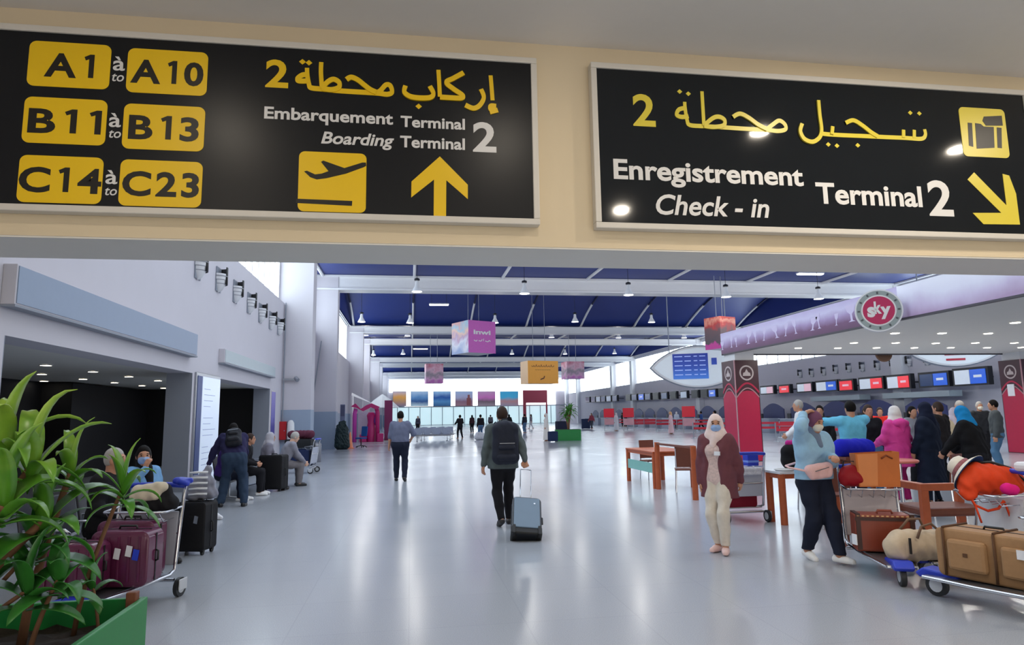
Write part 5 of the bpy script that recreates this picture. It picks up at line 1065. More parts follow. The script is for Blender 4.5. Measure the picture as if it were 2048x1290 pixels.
# ------------------------------------------------------------------ people far down the hall, a few pixels each
FAR = {}
def far_mesh(key):
    if key in FAR: return FAR[key]
    v, fem = key.split('_')[0], key.endswith('f')
    kw = {'stand': {}, 'walk': dict(anL=(-.10, .22, .09), anR=(.10, -.22, .12), wrL=(-.28, -.12, .86), wrR=(.28, .18, .90)), 'wide': dict(anL=(-.20, 0, .085), anR=(.20, 0, .085), wrL=(-.3, .2, 1.05), wrR=(.2, .3, 1.1)), 'robe': {}, 'sit': dict(hz=.55, anL=(-.11, .42, .085), anR=(.11, .40, .085), kneeL=(0, .4, 1), kneeR=(0, .4, 1), wrL=(-.15, .3, .68), wrR=(.15, .3, .68))}[v]
    P = Pose(1.70, fem=fem, **kw); out = [('body', SDF().add(regs(P, ALLREG)).mesh('body', .022, .03))]
    f = SDF().add(regs(P, 'torso uarm farm'), .026)
    if v == 'robe': f.add(skirt(P, .98, .10, .15, .21, .08, .10)); f.cut = [((0, 0, .08), (0, 0, -1))]
    else: f.add([('c', P.hc - P.sd * .08, P.hc + P.sd * .08, .13, .13)])
    out.append(('robe' if v == 'robe' else 'top', f.mesh('top', .022, .035)))
    if v != 'robe': out.append(('trousers', SDF().add(regs(P, 'pelvis thigh shin'), .022).mesh('trousers', .022, .03)))
    L = lambda a: P.hd + P.Rh @ np.array(a); f = SDF().add([('e', L((0, -.016, .018)), np.array((.092, .106, .118)), P.Rh)]); f.sub = [('e', L((0, .115, -.045)), np.array((.10, .10, .105)), P.Rh)]
    if fem: f.add([('c', L((0, -.05, 0)), P.nk - P.fw * .03, .085, .10)])
    out.append(('headscarf' if v == 'robe' else 'hair', f.mesh('hair', .02, .03)))
    for n, me in out: me.materials.append(None)
    FAR[key] = out; return out
def far_person(lab, loc, rz, key, topc, legc, hairm, H=1.70, skin='tan'):
    t = thing('person', lab, 'person', loc, rz); t.scale = (H / 1.7,) * 3
    ms = {'body': SK[skin], 'top': cmat('far %s' % (topc,), topc), 'robe': cmat('far %s' % (topc,), topc), 'trousers': cmat('far %s' % (legc,), legc), 'hair': hairm, 'headscarf': hairm}
    for n, me in far_mesh(key):
        o = bpy.data.objects.new(n, me); COL.objects.link(o); o.parent = t; o.material_slots[0].link = 'OBJECT'; o.material_slots[0].material = ms[n]
wsc = cmat('white scarf', (222, 216, 214)); bk = (24, 24, 30); jn = (84, 116, 150)
for a in [((920, 877), 'wide_m', bk, bk, black_hair, 'person in black with pale belt standing with feet apart beside grey seats', .5),
          ((836, 866), 'stand_f', (70, 70, 84), bk, grey_hair, 'grey-haired person in dark top behind the left end of grey seats', 2.8),
          ((944, 866), 'stand_f', (56, 34, 40), bk, black_hair, 'woman in dark maroon top behind the white bags in mid hall', .2),
          ((961, 876), 'stand_m', bk, jn, black_hair, 'person in black top and jeans near mid hall, left of the walking man', .3),
          ((981, 860), 'stand_m', (90, 90, 100), bk, black_hair, 'small distant person just left of the walking man with backpack', 0),
          ((1018, 866), 'walk_f', bk, bk, black_hair, 'distant person in black just right of the walking man with backpack', 0),
          ((1049, 866), 'stand_m', (40, 42, 56), jn, black_hair, 'distant person in dark top and blue jeans below red banner', .6),
          ((1062, 858), 'walk_f', (120, 110, 120), (210, 210, 216), brown_hair, 'distant person in pale trousers left of the white robe', 1.2),
          ((1092, 882), 'robe_f', (232, 224, 218), bk, wsc, 'person in long white robe and hood left of green planter', 1.4),
          ((1183, 858), 'walk_f', (140, 60, 76), (60, 66, 76), brown_hair, 'distant person in rose red top walking right of green planter', 2.2),
          ((1232, 862), 'robe_f', (226, 226, 230), bk, wsc, 'distant person in white between the two farther red stands', .8),
          ((1341, 868), 'robe_f', (238, 200, 204), bk, cmat('amber scarf', (226, 176, 130)), 'person in long pale pink robe walking before queue belts', 1.0),
          ((1353, 858), 'stand_f', (206, 214, 226), bk, wsc, 'distant person in white scarf just behind the pink robe', -.4),
          ((1292, 846), 'stand_m', bk, bk, black_hair, 'dark figure at the counters, left of three behind queue belts', 1.2),
          ((1303, 846), 'stand_f', (60, 66, 80), bk, black_hair, 'dark figure at the counters, middle of three behind queue belts', 1.8),
          ((1316, 847), 'stand_m', (40, 46, 66), bk, brown_hair, 'dark figure at the counters, right of three behind queue belts', 1.4),
          ((1430, 875), 'stand_m', (86, 104, 86), bk, black_hair, 'person in olive top half hidden by the woman with plum cardigan', 1.2),
          ((1500, 858), 'walk_m', (60, 90, 150), bk, black_hair, 'distant person in blue behind the maroon kiosk pillar', 1.0),
          ((1550, 862), 'stand_f', (80, 120, 190), bk, black_hair, 'distant person in blue top by the counters right of maroon pillar', 2.0),
          ((1575, 862), 'stand_m', (30, 34, 56), bk, black_hair, 'distant person in navy by the counters right of maroon pillar', 1.0)]:
    (px, py), key, tc, lc, hr, lab, rz = a; p_ = AY(px, 830, min(G(px, max(py, 852)).y, 92.0)); p_.x = min(p_.x, 26.4); p_.z = 0; far_person(lab, p_, rz, key, tc, lc, hr)
# ------------------------------------------------------------------ luggage, trolleys, seats, tables, plants
M_plt = mat('grey trolley board', (178, 182, 196), 0.5, var=.04); M_bluep = mat('blue moulded plastic', (36, 60, 190), 0.4, var=.05)
M_tyre = mat('dark wheel tyre', (34, 36, 40), 0.5); M_hub = mat('pale wheel hub', (196, 200, 206), 0.4)
def wheel(t, c, r, w_=.035, ax='Y', name='wheel'):
    c = Vector(c); d = Vector((0, w_ / 2, 0)) if ax == 'Y' else Vector((w_ / 2, 0, 0))
    o = MB().cyl(c - d, c + d, r, n=20).build(name, M_tyre, t, 40); MB().cyl(c - d * 1.15, c + d * 1.15, r * .62, n=16).build('hub', M_hub, o, 40); return o
def trolley(label, loc, rz, L=.95, W=.60, board=M_plt, basket=True, group='luggage trolleys', bz0=.28):
    """+X is the way it rolls, the push handle stands over x = 0"""
    t = thing('luggage_trolley', label, 'luggage trolley', loc, rz, group); w_ = W / 2
    fr = MB()
    for y in (-w_, w_):
        fr.tube([(L, y * .45, .17), (L * .55, y * .8, .19), (.08, y, .21), (.0, y, .24), (-.01, y, .32), (-.05, y, .60), (-.10, y, .92), (-.13, y, .98), (-.13, y * .6, .995)], .017, 8)
    fr.cyl((0, -w_, .15), (0, w_, .15), .018, n=8).cyl((L, -w_ * .45, .17), (L, w_ * .45, .17), .017, n=8).cyl((-.045, -w_, .56), (-.045, w_, .56), .012, n=8)
    fr.build('frame', M_chrome, t, 60)
    MB().add([(0.02, -w_ * .96, .215), (0.02, w_ * .96, .215), (L, w_ * .42, .185), (L, -w_ * .42, .185), (0.02, -w_ * .96, .200), (0.02, w_ * .96, .200), (L, w_ * .42, .170), (L, -w_ * .42, .170)], [(0, 1, 2, 3), (7, 6, 5, 4), (0, 4, 5, 1), (1, 5, 6, 2), (2, 6, 7, 3), (3, 7, 4, 0)]).build('deck', M_steel, t)
    MB().box((-.035, 0, (.76 + bz0) / 2), (.016, W * .94, .76 - bz0), rot=(0, -.11, 0)).build('back_board', board, t, bevel=.01)
    if basket:
        b = MB(); bz = .80
        b.tube([(-.08, -w_, bz), (.16, -w_ * .96, bz - .02), (.20, -w_ * .85, bz - .02), (.20, w_ * .85, bz - .02), (.16, w_ * .96, bz - .02), (-.08, w_, bz)], .010, 6)
        for k in range(5): y = -w_ * .8 + W * .8 * k / 4; b.tube([(-.07, y, bz - .10), (.12, y, bz - .11), (.20, y, bz - .02)], .005, 5)
        b.build('basket', M_chrome, t, 60)
    MB().tube([(-.13, -w_ * .98, .985), (-.135, -w_ * .5, .995), (-.135, w_ * .5, .995), (-.13, w_ * .98, .985)], .024, 10).build('handle_bar', M_bluep, t, True)
    for y in (-w_ + .0, w_ - .0):
        wheel(t, (-.03, y + (.04 if y > 0 else -.04), .085), .085)
        MB().box((-.03, y + (.07 if y > 0 else -.07), .11), (.13, .012, .10)).build('wheel_guard', M_hub, t, bevel=.02)
    wheel(t, (L - .03, 0, .09), .09, .045)
    g = MB(); g.prism([(L - .26, .16), (L + .07, .15), (L + .11, .18), (L + .04, .235), (L - .24, .215)], .17, z0=.085); g.build('front_nose', M_bluep, t, bevel=.015)
    return t
def place_on(rt, p):
    """a point given in a trolley's own frame, in the room"""
    rz = rt.rotation_euler.z; l = rt.location; return Vector((l.x + p[0] * math.cos(rz) - p[1] * math.sin(rz), l.y + p[0] * math.sin(rz) + p[1] * math.cos(rz), l.z + p[2]))
def suitcase(label, loc, rot, dims, m, name='suitcase', m2=None, ribs=0, hard=True, tele=0.0, tags=(), wheels=True, face=None, group=None):
    w_, d, h = dims; t = thing(name, label, 'suitcase', loc, 0, group); t.rotation_euler = rot; m2 = m2 or M_black; b0 = .045 if wheels else 0
    rbox(MB(), (0, 0, b0 + (h - b0) / 2), (w_, d, h - b0), .07 if hard else .05, 5, 'Y').build('shell', m, t, 40, .012)
    if ribs:
        r = MB()
        for k in range(ribs):
            x = -w_ * .36 + w_ * .72 * k / (ribs - 1); r.box((x, -d / 2 - .004, b0 + (h - b0) / 2), (w_ * .045, .012, (h - b0) * .82)).box((x, d / 2 + .004, b0 + (h - b0) / 2), (w_ * .045, .012, (h - b0) * .82))
        r.build('rib_moulding', m, t, bevel=.004)
    if face: MB().box((0, -d / 2 - .012, b0 + (h - b0) * .54), (w_ * .88, .02, (h - b0) * .80)).build('front_face', face, t, bevel=.012)
    z = MB()
    for f in (-1, 1): z.box((f * (w_ / 2 + .001), 0, b0 + (h - b0) / 2), (.006, .016, (h - b0) * .86))
    z.box((0, 0, h + .001), (w_ * .82, .016, .006)); z.build('zip', m2, t)
    MB().tube([(-.08, 0, h - .005), (-.07, 0, h + .025), (.07, 0, h + .025), (.08, 0, h - .005)], .010, 6).build('carry_handle', m2, t, True)
    MB().tube([(w_ / 2 - .004, 0, h * .42), (w_ / 2 + .022, 0, h * .44), (w_ / 2 + .022, 0, h * .60), (w_ / 2 - .004, 0, h * .62)], .010, 6).build('side_handle', m2, t, True)
    if wheels:
        for sx in (-1, 1):
            for sy in (-1, 1): MB().cyl((sx * w_ * .40 - .012, sy * d * .34, .028), (sx * w_ * .40 + .012, sy * d * .34, .028), .028, n=14).bx((sx * w_ * .40 - .02, sy * d * .34 - .02, .035), (sx * w_ * .40 + .02, sy * d * .34 + .02, .062)).build('wheel', M_black, t)
    if tele: MB().tube([(-.075, d * .3, h - .02), (-.075, d * .3, h + tele), (.075, d * .3, h + tele), (.075, d * .3, h - .02)], .008, 6).build('telescopic_handle', M_chrome, t, True)
    for (x, z_, c) in tags: MB().box((x, -d / 2 - .02, z_), (.05, .006, .09), rot=(.1, .2, 0)).build('luggage_tag', c, t)
    return t
a = np.array
def softbag(name, label, cat, loc, rot, prims, m, fold=.006, k=.05, h=.011, sub=()):
    t = thing(name, label, cat, loc, 0); t.rotation_euler = rot; f = SDF().add(prims); f.sub = list(sub)
    fin('bag_body', f.mesh('bag_body', h, k, fold), m, t); return t
M_paper = mat('white paper', (232, 234, 240), 0.6)
# the walking man's tilted trolley case
cb = G(1052, 1082); v = MANR - cb; ln = v.length; zq = v.normalized(); xq = (Vector((1, 0, 0)) - zq * zq.x).normalized(); q = Matrix((xq, zq.cross(xq), zq)).transposed().to_euler()
cs = suitcase('slate blue trolley case rolling tilted behind the walking man', cb + Vector((0, 0, .012)), q, (.39, .23, .64), mat('charcoal case shell', (40, 46, 56), .45), name='trolley_case', face=mat('slate case front', (112, 134, 156), .3, var=.05), wheels=False)
MB().tube([(-.075, .07, .62), (-.075, .07, ln - .005), (.075, .07, ln - .005), (.075, .07, .62)], .008, 6).build('telescopic_handle', M_chrome, cs, True)
MB().bx((-.20, -.125, .0), (.20, .125, .13)).build('base_guard', M_black, cs, bevel=.02)
for x in (-1, 1): MB().bx((x * .165 - .02, -.15, -.02), (x * .165 + .02, -.08, .12)).build('foot', M_black, cs, bevel=.008); MB().cyl((x * .17 - .015, .07, .01), (x * .17 + .015, .07, .01), .035, n=14).build('wheel', M_black, cs)
MB().box((.10, -.141, .50), (.022, .004, .022)).build('badge', M_chrome, cs)
# ---- left front trolley with purple cases
M_pur = mat('plum case shell', (92, 30, 66), 0.28, var=.08, coat=.3)
TL = trolley('luggage trolley with purple suitcases beside the green planter', Vector((-2.44, 6.86, 0)), -PI / 2 - .22, 1.0, .62)
dz = TL.rotation_euler.z
suitcase('purple hard suitcase nearest the planter, standing at the trolley front', place_on(TL, (.70, -.14, .215)), (0, 0, dz + PI / 2 + .1), (.46, .24, .40), M_pur, ribs=5, wheels=False, tags=((-.02, .1, M_paper),))
suitcase('taller purple hard suitcase in the trolley middle with white and blue tags', place_on(TL, (.42, .12, .215)), (0, 0, dz + PI / 2 + .05), (.50, .26, .46), M_pur, ribs=5, wheels=False, tags=((.10, .30, M_paper), (.16, .27, mat('blue tag', (40, 70, 210), .5)), (0, .28, M_paper)))
suitcase('rearmost purple hard suitcase, against the grey trolley board', place_on(TL, (.15, -.02, .215)), (0, 0, dz + PI / 2), (.54, .22, .50), M_pur, ribs=5, wheels=False)
p = place_on(TL, (.05, .10, .82))
tb = softbag('tote_bag', 'beige and black soft bag lying in the left trolley basket', 'bag', p, (0, 0, dz + PI / 2), [('c', a((-.16, 0, .03)), a((.16, 0, .03)), .08, .08), ('c', a((-.13, 0, .12)), a((.10, 0, .13)), .07, .07)], cmat('black canvas', (30, 30, 34)))
f = SDF().add([('c', a((-.12, -.04, .14)), a((.10, -.05, .17)), .06, .055), ('c', a((-.14, -.07, .08)), a((.06, -.08, .10)), .04, .04)]); fin('bag_flap', f.mesh('bag_flap', .011, .05, .006), cmat('oat canvas', (206, 196, 176)), tb)
p = place_on(TL, (-.14, .28, 1.0)); tb = thing('folded_cloth', 'bright blue folded cloth on the left trolley handle', 'cloth', p, dz)
f = SDF().add([('c', a((0, -.08, .03)), a((.0, .06, .03)), .035, .03), ('c', a((.03, -.02, .02)), a((.05, .06, .0)), .03, .02)]); fin('folds', f.mesh('folds', .010, .03, .004), M_bluep, tb)
# black case with striped jacket on top
p = G(380, 1112); p.z = 0; bcp = Vector((p.x, p.y + .16, 0))
suitcase('black soft suitcase standing on the floor right of purple suitcases', bcp, (0, 0, -.25), (.40, .30, .62), cmat('black nylon', (22, 22, 26), .6), hard=False, tele=.12, tags=((.10, .42, M_chrome),))
t = softbag('puffer_jacket', 'grey jacket with white stripes piled on the black suitcase', 'jacket', bcp + Vector((.03, .04, .66)), (0, 0, .1), [('c', a((-.10, 0, .05)), a((.12, 0, .05)), .09, .08), ('c', a((-.08, 0, .17)), a((.08, 0, .18)), .085, .075), ('c', a((.03, 0, .25)), a((.08, 0, .33)), .07, .05)], cmat('grey quilt', (140, 142, 156)), .008)
st = MB()
for k in range(5): st.tube([(-.12, -.085, .04 + k * .065), (-.02, -.105, .05 + k * .065), (.09, -.095, .045 + k * .065)], .014, 6)
st.build('stripes', cmat('white stripe', (226, 228, 232)), t, True)
p = G(428, 1040); softbag('carrier_bag', 'small crumpled white bag on the floor by the black suitcase', 'bag', p, (0, 0, .2), [('c', a((-.08, 0, .045)), a((.10, 0, .035)), .045, .035), ('c', a((-.05, 0, .06)), a((.04, .02, .07)), .045, .04)], cmat('white plastic', (226, 228, 234), .5), .008)
# benches along the left wall
M_seat = mat('dark perforated seat', (40, 42, 50), .45, var=.1)
def bench(label, loc, rz, n, sm=M_seat, group='dark waiting benches along the left wall', w_=.56, fr=.9):
    t = thing('waiting_bench', label, 'bench', loc, rz, group)
    MB().bx((-n * w_ / 2, -.03, .33), (n * w_ / 2, .03, .39)).build('beam', M_steel, t)
    for x in (-n * w_ / 2 + .25, n * w_ / 2 - .25): MB().tube([(x, .30, .015), (x, .0, .06), (x, 0, .34), (x, 0, .06), (x, -.28, .015)], .022, 8).build('leg', M_steel, t, True)
    for k in range(n):
        x = -n * w_ / 2 + w_ * (k + .5)
        MB().tube([(x, .25, .445), (x, .22, .44), (x, -.15, .41), (x, -.20, .415)], .02, 6).box((x, .03, .43), (w_ * fr, .46, .025), rot=(.06, 0, 0)).build('seat', sm, t, bevel=.01)
        MB().box((x, -.26, .66), (w_ * fr, .025, .42), rot=(.18, 0, 0)).build('backrest', sm, t, bevel=.01)
    for k in range(n + 1):
        x = -n * w_ / 2 + w_ * k; MB().tube([(x, -.20, .42), (x, -.20, .62), (x, .15, .62), (x, .20, .58)], .014, 6).build('armrest', M_chrome, t, True)
    return t
bench('dark waiting bench with chrome arms behind the purple suitcases', Vector((-3.28, 8.0, 0)), -PI / 2 + .0, 4)
bench('dark waiting bench under the grey-haired man along the left wall', Vector((-3.62, 16.0, 0)), -PI / 2, 6)
bench('dark waiting bench standing left of the front one, by the shop opening', Vector((-4.4, 6.6, 0)), PI / 2, 4)
p = Vector((-3.05, 16.05, 0))
suitcase('large black suitcase standing in front of the seated grey-haired man', p, (0, 0, -.30), (.56, .34, .80), cmat('black nylon', (20, 21, 27), .55), hard=False)
# trolley with a stack of dark bags
T2 = trolley('distant luggage trolley stacked with dark bags before the first pier', Vector((-2.85, 20.9, 0)), PI * .95, .95)
suitcase('navy suitcase at the bottom of the distant trolley stack', place_on(T2, (.42, 0, .21)), (0, 0, PI * .95), (.72, .44, .50), cmat('navy case', (30, 44, 84), .6), wheels=False, hard=False)
suitcase('black suitcase in the middle of the distant trolley stack', place_on(T2, (.40, 0, .74)), (0, 0, PI * .95), (.78, .46, .26), cmat('dark case', (36, 38, 42), .6), wheels=False, hard=False)
softbag('holdall', 'maroon holdall lying on top of the distant trolley stack', 'bag', place_on(T2, (.38, 0, 1.03)), (0, 0, PI * .95), [('c', a((-.28, 0, .10)), a((.28, 0, .10)), .13, .12)], cmat('maroon holdall', (92, 44, 62)))
p = G(632, 924); t = thing('litter_bin', 'small grey cylindrical bin right of the stacked trolley', 'bin', p); MB().lathe([(.17, 0), (.18, .02), (.18, .66), (.15, .70), (.06, .71)], n=20).build('body', mat('grey bin', (120, 122, 132), .4, .3), t, 40); MB().lathe([(.185, .60), (.19, .60), (.19, .64), (.185, .64)], n=20).build('rim', M_chrome, t, 40)
p0 = AY(557, 880, 27.2); p1 = AY(573, 843, 27.2); t = thing('fire_cabinet', 'red fire cabinet at the foot of the first left pier', 'fire cabinet', ((p0.x + p1.x) / 2, 27.38, p0.z)); hw = (p1.x - p0.x) / 2; hh = p1.z - p0.z
MB().bx((-hw, -.22, 0), (hw, 0, hh)).build('box', mat('red enamel', (176, 18, 30), .35), t, bevel=.01); MB().bx((-hw + .03, -.235, .03), (hw - .03, -.22, hh - .03)).build('door', mat('red enamel', (176, 18, 30), .35), t); MB().cyl((hw - .06, -.26, hh / 2), (hw - .06, -.23, hh / 2), .02).build('handle', M_chrome, t)
t = thing('water_cooler', 'white rounded dispenser fixed beside the red fire cabinet', 'dispenser', (p1.x + .16, 27.38, p0.z - .1)); MB().lathe([(.05, 0), (.13, .05), (.15, .4), (.13, .75), (.06, .85)], (0, -.15, 0), n=18).build('body', M_white, t, 40); MB().bx((-.06, -.32, .3), (.06, -.28, .42)).build('tap', M_reveal, t)
# wrapped machine, cone, swivel chair, pink stand with its parasol
p = G(684, 899); t = thing('covered_machine', 'tall machine wrapped in dark green cover at the second left pier', 'machine', p)
f = SDF().add([('c', a((-.12, 0, .25)), a((-.10, 0, 1.1)), .27, .22), ('c', a((.12, 0, .25)), a((.10, 0, 1.05)), .27, .2), ('c', a((-.02, 0, 1.3)), a((.05, 0, 1.35)), .18, .14)]); f.cut = [((0, 0, 0.005), (0, 0, -1))]; fin('cover', f.mesh('cover', .025, .08, .02), cmat('dark green tarp', (30, 46, 48), .5), t)
MB().bx((-.12, -.06, 1.35), (.12, .06, 2.3)).build('display_mast', mat('slate display', (92, 100, 130), .4), t, bevel=.01); MB().bx((-.10, -.075, 1.7), (.10, -.06, 2.25)).build('display', mat('slate display dark', (60, 66, 96), .3), t)
p = G(700, 897); t = thing('traffic_cone', 'orange traffic cone beside the covered machine', 'cone', p); MB().lathe([(.16, .04), (.03, .85), (.02, .86)], n=18).build('cone', mat('orange plastic', (240, 140, 100), .5), t, 40); MB().bx((-.2, -.2, 0), (.2, .2, .04)).build('base', mat('orange plastic', (240, 140, 100), .5), t)
p = G(722, 895); t = thing('swivel_chair', 'blue swivel office chair right of the orange cone', 'chair', p, 2.4); M_sc = cmat('petrol blue seat', (34, 84, 150))
MB().box((0, 0, .50), (.48, .46, .08)).build('seat', M_sc, t, bevel=.03); MB().box((0, -.24, .86), (.44, .07, .55), rot=(.1, 0, 0)).build('backrest', M_sc, t, bevel=.03); MB().cyl((0, 0, .10), (0, 0, .47), .03).build('column', M_black, t)
b = MB()
for k in range(5): a_ = 2 * PI * k / 5; b.tube([(0, 0, .11), (.28 * math.cos(a_), .28 * math.sin(a_), .06)], .022, 6).ell((.28 * math.cos(a_), .28 * math.sin(a_), .03), (.03, .03, .03), 8, 6)
b.build('star_base', M_black, t)
M_mg = mat('magenta panel', (190, 30, 110), .45, var=.08); M_vio = mat('violet panel', (206, 70, 176), .45, var=.08); M_plum = mat('plum panel', (120, 24, 84), .5, var=.08)
t = thing('promotion_stand', 'magenta and white promotion stand with pink arches along the left wall', 'stand', (-2.9, 46.0, 0))
for x, m_ in ((-.75, M_vio), (.75, M_mg)): MB().tube([(x, 0, 0), (x, 0, 1.9), (x * .9, 0, 2.2)], .14, 10).build('post', m_, t, True)
MB().prism([(-1.0, 2.35), (-.7, 2.55), (-.35, 2.18), (0, 2.42), (.35, 2.55), (.9, 2.3), (.7, 2.12), (.3, 2.28), (-.2, 2.02), (-.6, 2.25)], .25).build('arch', M_mg, t)
MB().bx((-1.05, .3, 0), (-.95, 1.5, 3.1)).add([(-1.0, .2, 3.1), (.5, .2, 2.5), (.5, .4, 2.5), (-1.0, .4, 3.3)], [(0, 1, 2, 3)]).build('white_wing', M_white, t)
MB().lathe([(.28, 0), (.30, .9), (.22, 1.3), (.30, 1.75), (.18, 1.95)], (.32, .2, 0), n=16).build('display_figure', M_mg, t, 40); MB().ell((.55, .3, 1.5), (.32, .25, .45), 14, 10).build('balloon', mat('purple balloon', (110, 50, 150), .4), t, True)
MB().bx((-.4, -.25, 0), (.05, .25, .5)).build('counter', M_mg, t, bevel=.03); MB().bx((.75, -.3, 0), (1.15, .2, .55)).build('counter', M_mg, t, bevel=.03); MB().bx((-.6, .9, 0), (.6, 1.0, 2.0)).build('back_panel', mat('pale stand panel', (206, 200, 220), .5), t)
p = AY(765, 800, 49); t = thing('parasol', 'white parasol above the magenta stand', 'parasol', (p.x, 49, 0))
MB().lathe([(1.15, 2.35), (1.2, 2.28), (.6, 2.85), (.05, 3.25), (.02, 3.24), (.6, 2.80)], n=8).build('canopy', mat('white parasol cloth', (232, 238, 242), .7), t); MB().cyl((0, 0, 0), (0, 0, 3.3), .03).build('pole', M_steel, t); MB().cyl((0, 0, 0), (0, 0, .1), .3).build('base', M_reveal, t)
p0 = AY(770, 838, 46.5); p1 = AY(784, 803, 46.5); t = thing('roll_banner', 'tall plum banner right of the magenta stand', 'banner', ((p0.x + p1.x) / 2, 46.5, 0)); MB().bx((-.27, -.02, .05), (.27, .02, 2.75)).build('print', M_plum, t); MB().bx((-.3, -.15, 0), (.3, .15, .06)).build('base', M_steel, t)
# grey seats in mid hall
M_gs = mat('pale grey seat shell', (150, 160, 182), .4, var=.05)
for i, (x, y, lb) in enumerate(((1.45, 44.6, 'front row of grey seats in mid hall'), (1.75, 46.4, 'middle row of grey seats in mid hall'), (2.0, 48.4, 'back row of grey seats in mid hall'))):
    bench('%s, facing the camera' % lb, Vector((x, y, 0)), PI + .12, 4, M_gs, 'grey seats in mid hall', .62, .64)
for px, py, c, lb in ((960, 888, (206, 208, 216), 'white bag on the floor right of grey seats'), (985, 884, (90, 120, 160), 'blue bag on the floor beside the white one')):
    p = G(px, py - 8); softbag('travel_bag', lb, 'bag', p, (0, 0, .3), [('c', a((-.2, 0, .2)), a((.2, 0, .2)), .2, .2), ('c', a((-.15, 0, .38)), a((.15, 0, .36)), .16, .14)], cmat('far bag %d' % px, c), .008, .06, .025)
# ---- planters and plants
M_grn = mat('green painted board', (20, 128, 58), .4, var=.08); M_wood = mat('brown post wood', (120, 70, 46), .6, var=.2, scale=20); M_soil = mat('dark potting soil', (40, 30, 24), .9, var=.4, scale=25, bump=.6)
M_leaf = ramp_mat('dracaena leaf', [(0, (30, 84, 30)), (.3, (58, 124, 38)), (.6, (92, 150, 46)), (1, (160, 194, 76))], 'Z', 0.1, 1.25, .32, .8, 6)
M_leafd = mat('dark green leaf', (52, 120, 48), .35, var=.3, scale=9)
for _m in (M_leaf, M_leafd): _b = _m.node_tree.nodes['Principled BSDF']; _b.inputs['Transmission Weight'].default_value = 0.0; _b.inputs['Subsurface Weight'].default_value = 0.25; _b.inputs['Subsurface Radius'].default_value = (.02, .04, .01)
M_trunk = mat('cane trunk', (120, 84, 60), .8, var=.3, scale=18, bump=.5)
def leaf(mb, c, az, el, L, w_, droop, n=9, twist=0.0):
    d = Vector((math.cos(az) * math.cos(el), math.sin(az) * math.cos(el), math.sin(el))); p = Vector(c); rows = []
    for i in range(n + 1):
        u = i / n; s_ = w_ * (math.sin(PI * min(1, u * .93 + .07)) ** .75) * (1 - .35 * u); t = d.normalized(); sd = t.cross(Vector((0, 0, 1)))
        if sd.length < .05: sd = Vector((-math.sin(az), math.cos(az), 0))
        sd.normalize(); nn = sd.cross(t); sd = (sd * math.cos(twist * u) + nn * math.sin(twist * u)); nn = sd.cross(t)
        rows.append((p - sd * s_ / 2 + nn * s_ * .16, p.copy(), p + sd * s_ / 2 + nn * s_ * .16)); p = p + t * L / n; d = (t + Vector((0, 0, -1)) * droop / n * (.4 + 1.5 * u)).normalized()
    vs = [q for r in rows for q in r]; mb.add(vs, [(3 * i + k, 3 * i + k + 1, 3 * i + k + 4, 3 * i + k + 3) for i in range(n) for k in (0, 1)])
def crown(mb, c, n, L, w_, rng, up=1.0, droop=2.1):
    for k in range(n):
        u = k / n; leaf(mb, Vector(c) + Vector((0, 0, -.10 * u)), k * 2.399 + rng.uniform(-.3, .3), up * (1 - u) * 1.3 + .15 - .25 * u, L * rng.uniform(.75, 1.1), w_ * rng.uniform(.85, 1.15), droop * rng.uniform(.6, 1.2), 9, rng.uniform(-.5, .5))
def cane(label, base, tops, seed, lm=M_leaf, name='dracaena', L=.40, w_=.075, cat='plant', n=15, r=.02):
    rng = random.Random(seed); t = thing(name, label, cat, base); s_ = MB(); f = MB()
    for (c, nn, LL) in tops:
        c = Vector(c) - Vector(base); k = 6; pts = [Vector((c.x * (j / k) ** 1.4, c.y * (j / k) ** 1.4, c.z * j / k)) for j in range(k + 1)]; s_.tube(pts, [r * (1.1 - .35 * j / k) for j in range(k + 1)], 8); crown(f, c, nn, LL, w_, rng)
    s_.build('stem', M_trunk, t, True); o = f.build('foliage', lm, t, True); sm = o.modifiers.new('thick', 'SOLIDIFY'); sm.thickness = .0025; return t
PX0, PX1, PY0, PY1, PH = -2.55, -1.34, 2.85, 3.87, .70
t = thing('planter', 'green board planter with brown corner posts in the lower left corner', 'planter', ((PX0 + PX1) / 2, (PY0 + PY1) / 2, 0)); hx, hy = (PX1 - PX0) / 2, (PY1 - PY0) / 2
for nm, a0, b0 in (('side_board', (-hx, -hy, .03), (-hx + .03, hy, PH)), ('side_board', (hx - .03, -hy, .03), (hx, hy, PH)), ('end_board', (-hx + .03, -hy, .03), (hx - .03, -hy + .03, PH)), ('end_board', (-hx + .03, hy - .03, .03), (hx - .03, hy, PH))): MB().bx(a0, b0).build(nm, M_grn, t, bevel=.006)
for sx in (-1, 1):
    for sy in (-1, 1): MB().box((sx * (hx - .055), sy * (hy - .055), (PH + .04) / 2), (.05, .05, PH + .04)).build('corner_post', M_wood, t, bevel=.006)
s_ = MB(); n = 18; vs = [(-hx + .03 + (2 * hx - .06) * i / n, -hy + .03 + (2 * hy - .06) * j / n, .575 + .02 * math.sin(i * 1.7) * math.cos(j * 2.1)) for j in range(n + 1) for i in range(n + 1)]
s_.add(vs, [(j * (n + 1) + i, j * (n + 1) + i + 1, (j + 1) * (n + 1) + i + 1, (j + 1) * (n + 1) + i) for j in range(n) for i in range(n)]).build('soil', M_soil, t, True)
yp = lambda px, py, Y: tuple(AY(px, py, Y))
cane('tallest dracaena with several drooping crowns at the left edge of the planter', (-2.02, 3.30, .57), [(yp(5, 905, 3.35), 10, .42), (yp(62, 935, 3.3), 10, .38), (yp(8, 1010, 3.1), 10, .38), (yp(88, 1040, 3.45), 9, .34)], 3, L=.46, w_=.10, r=.024)
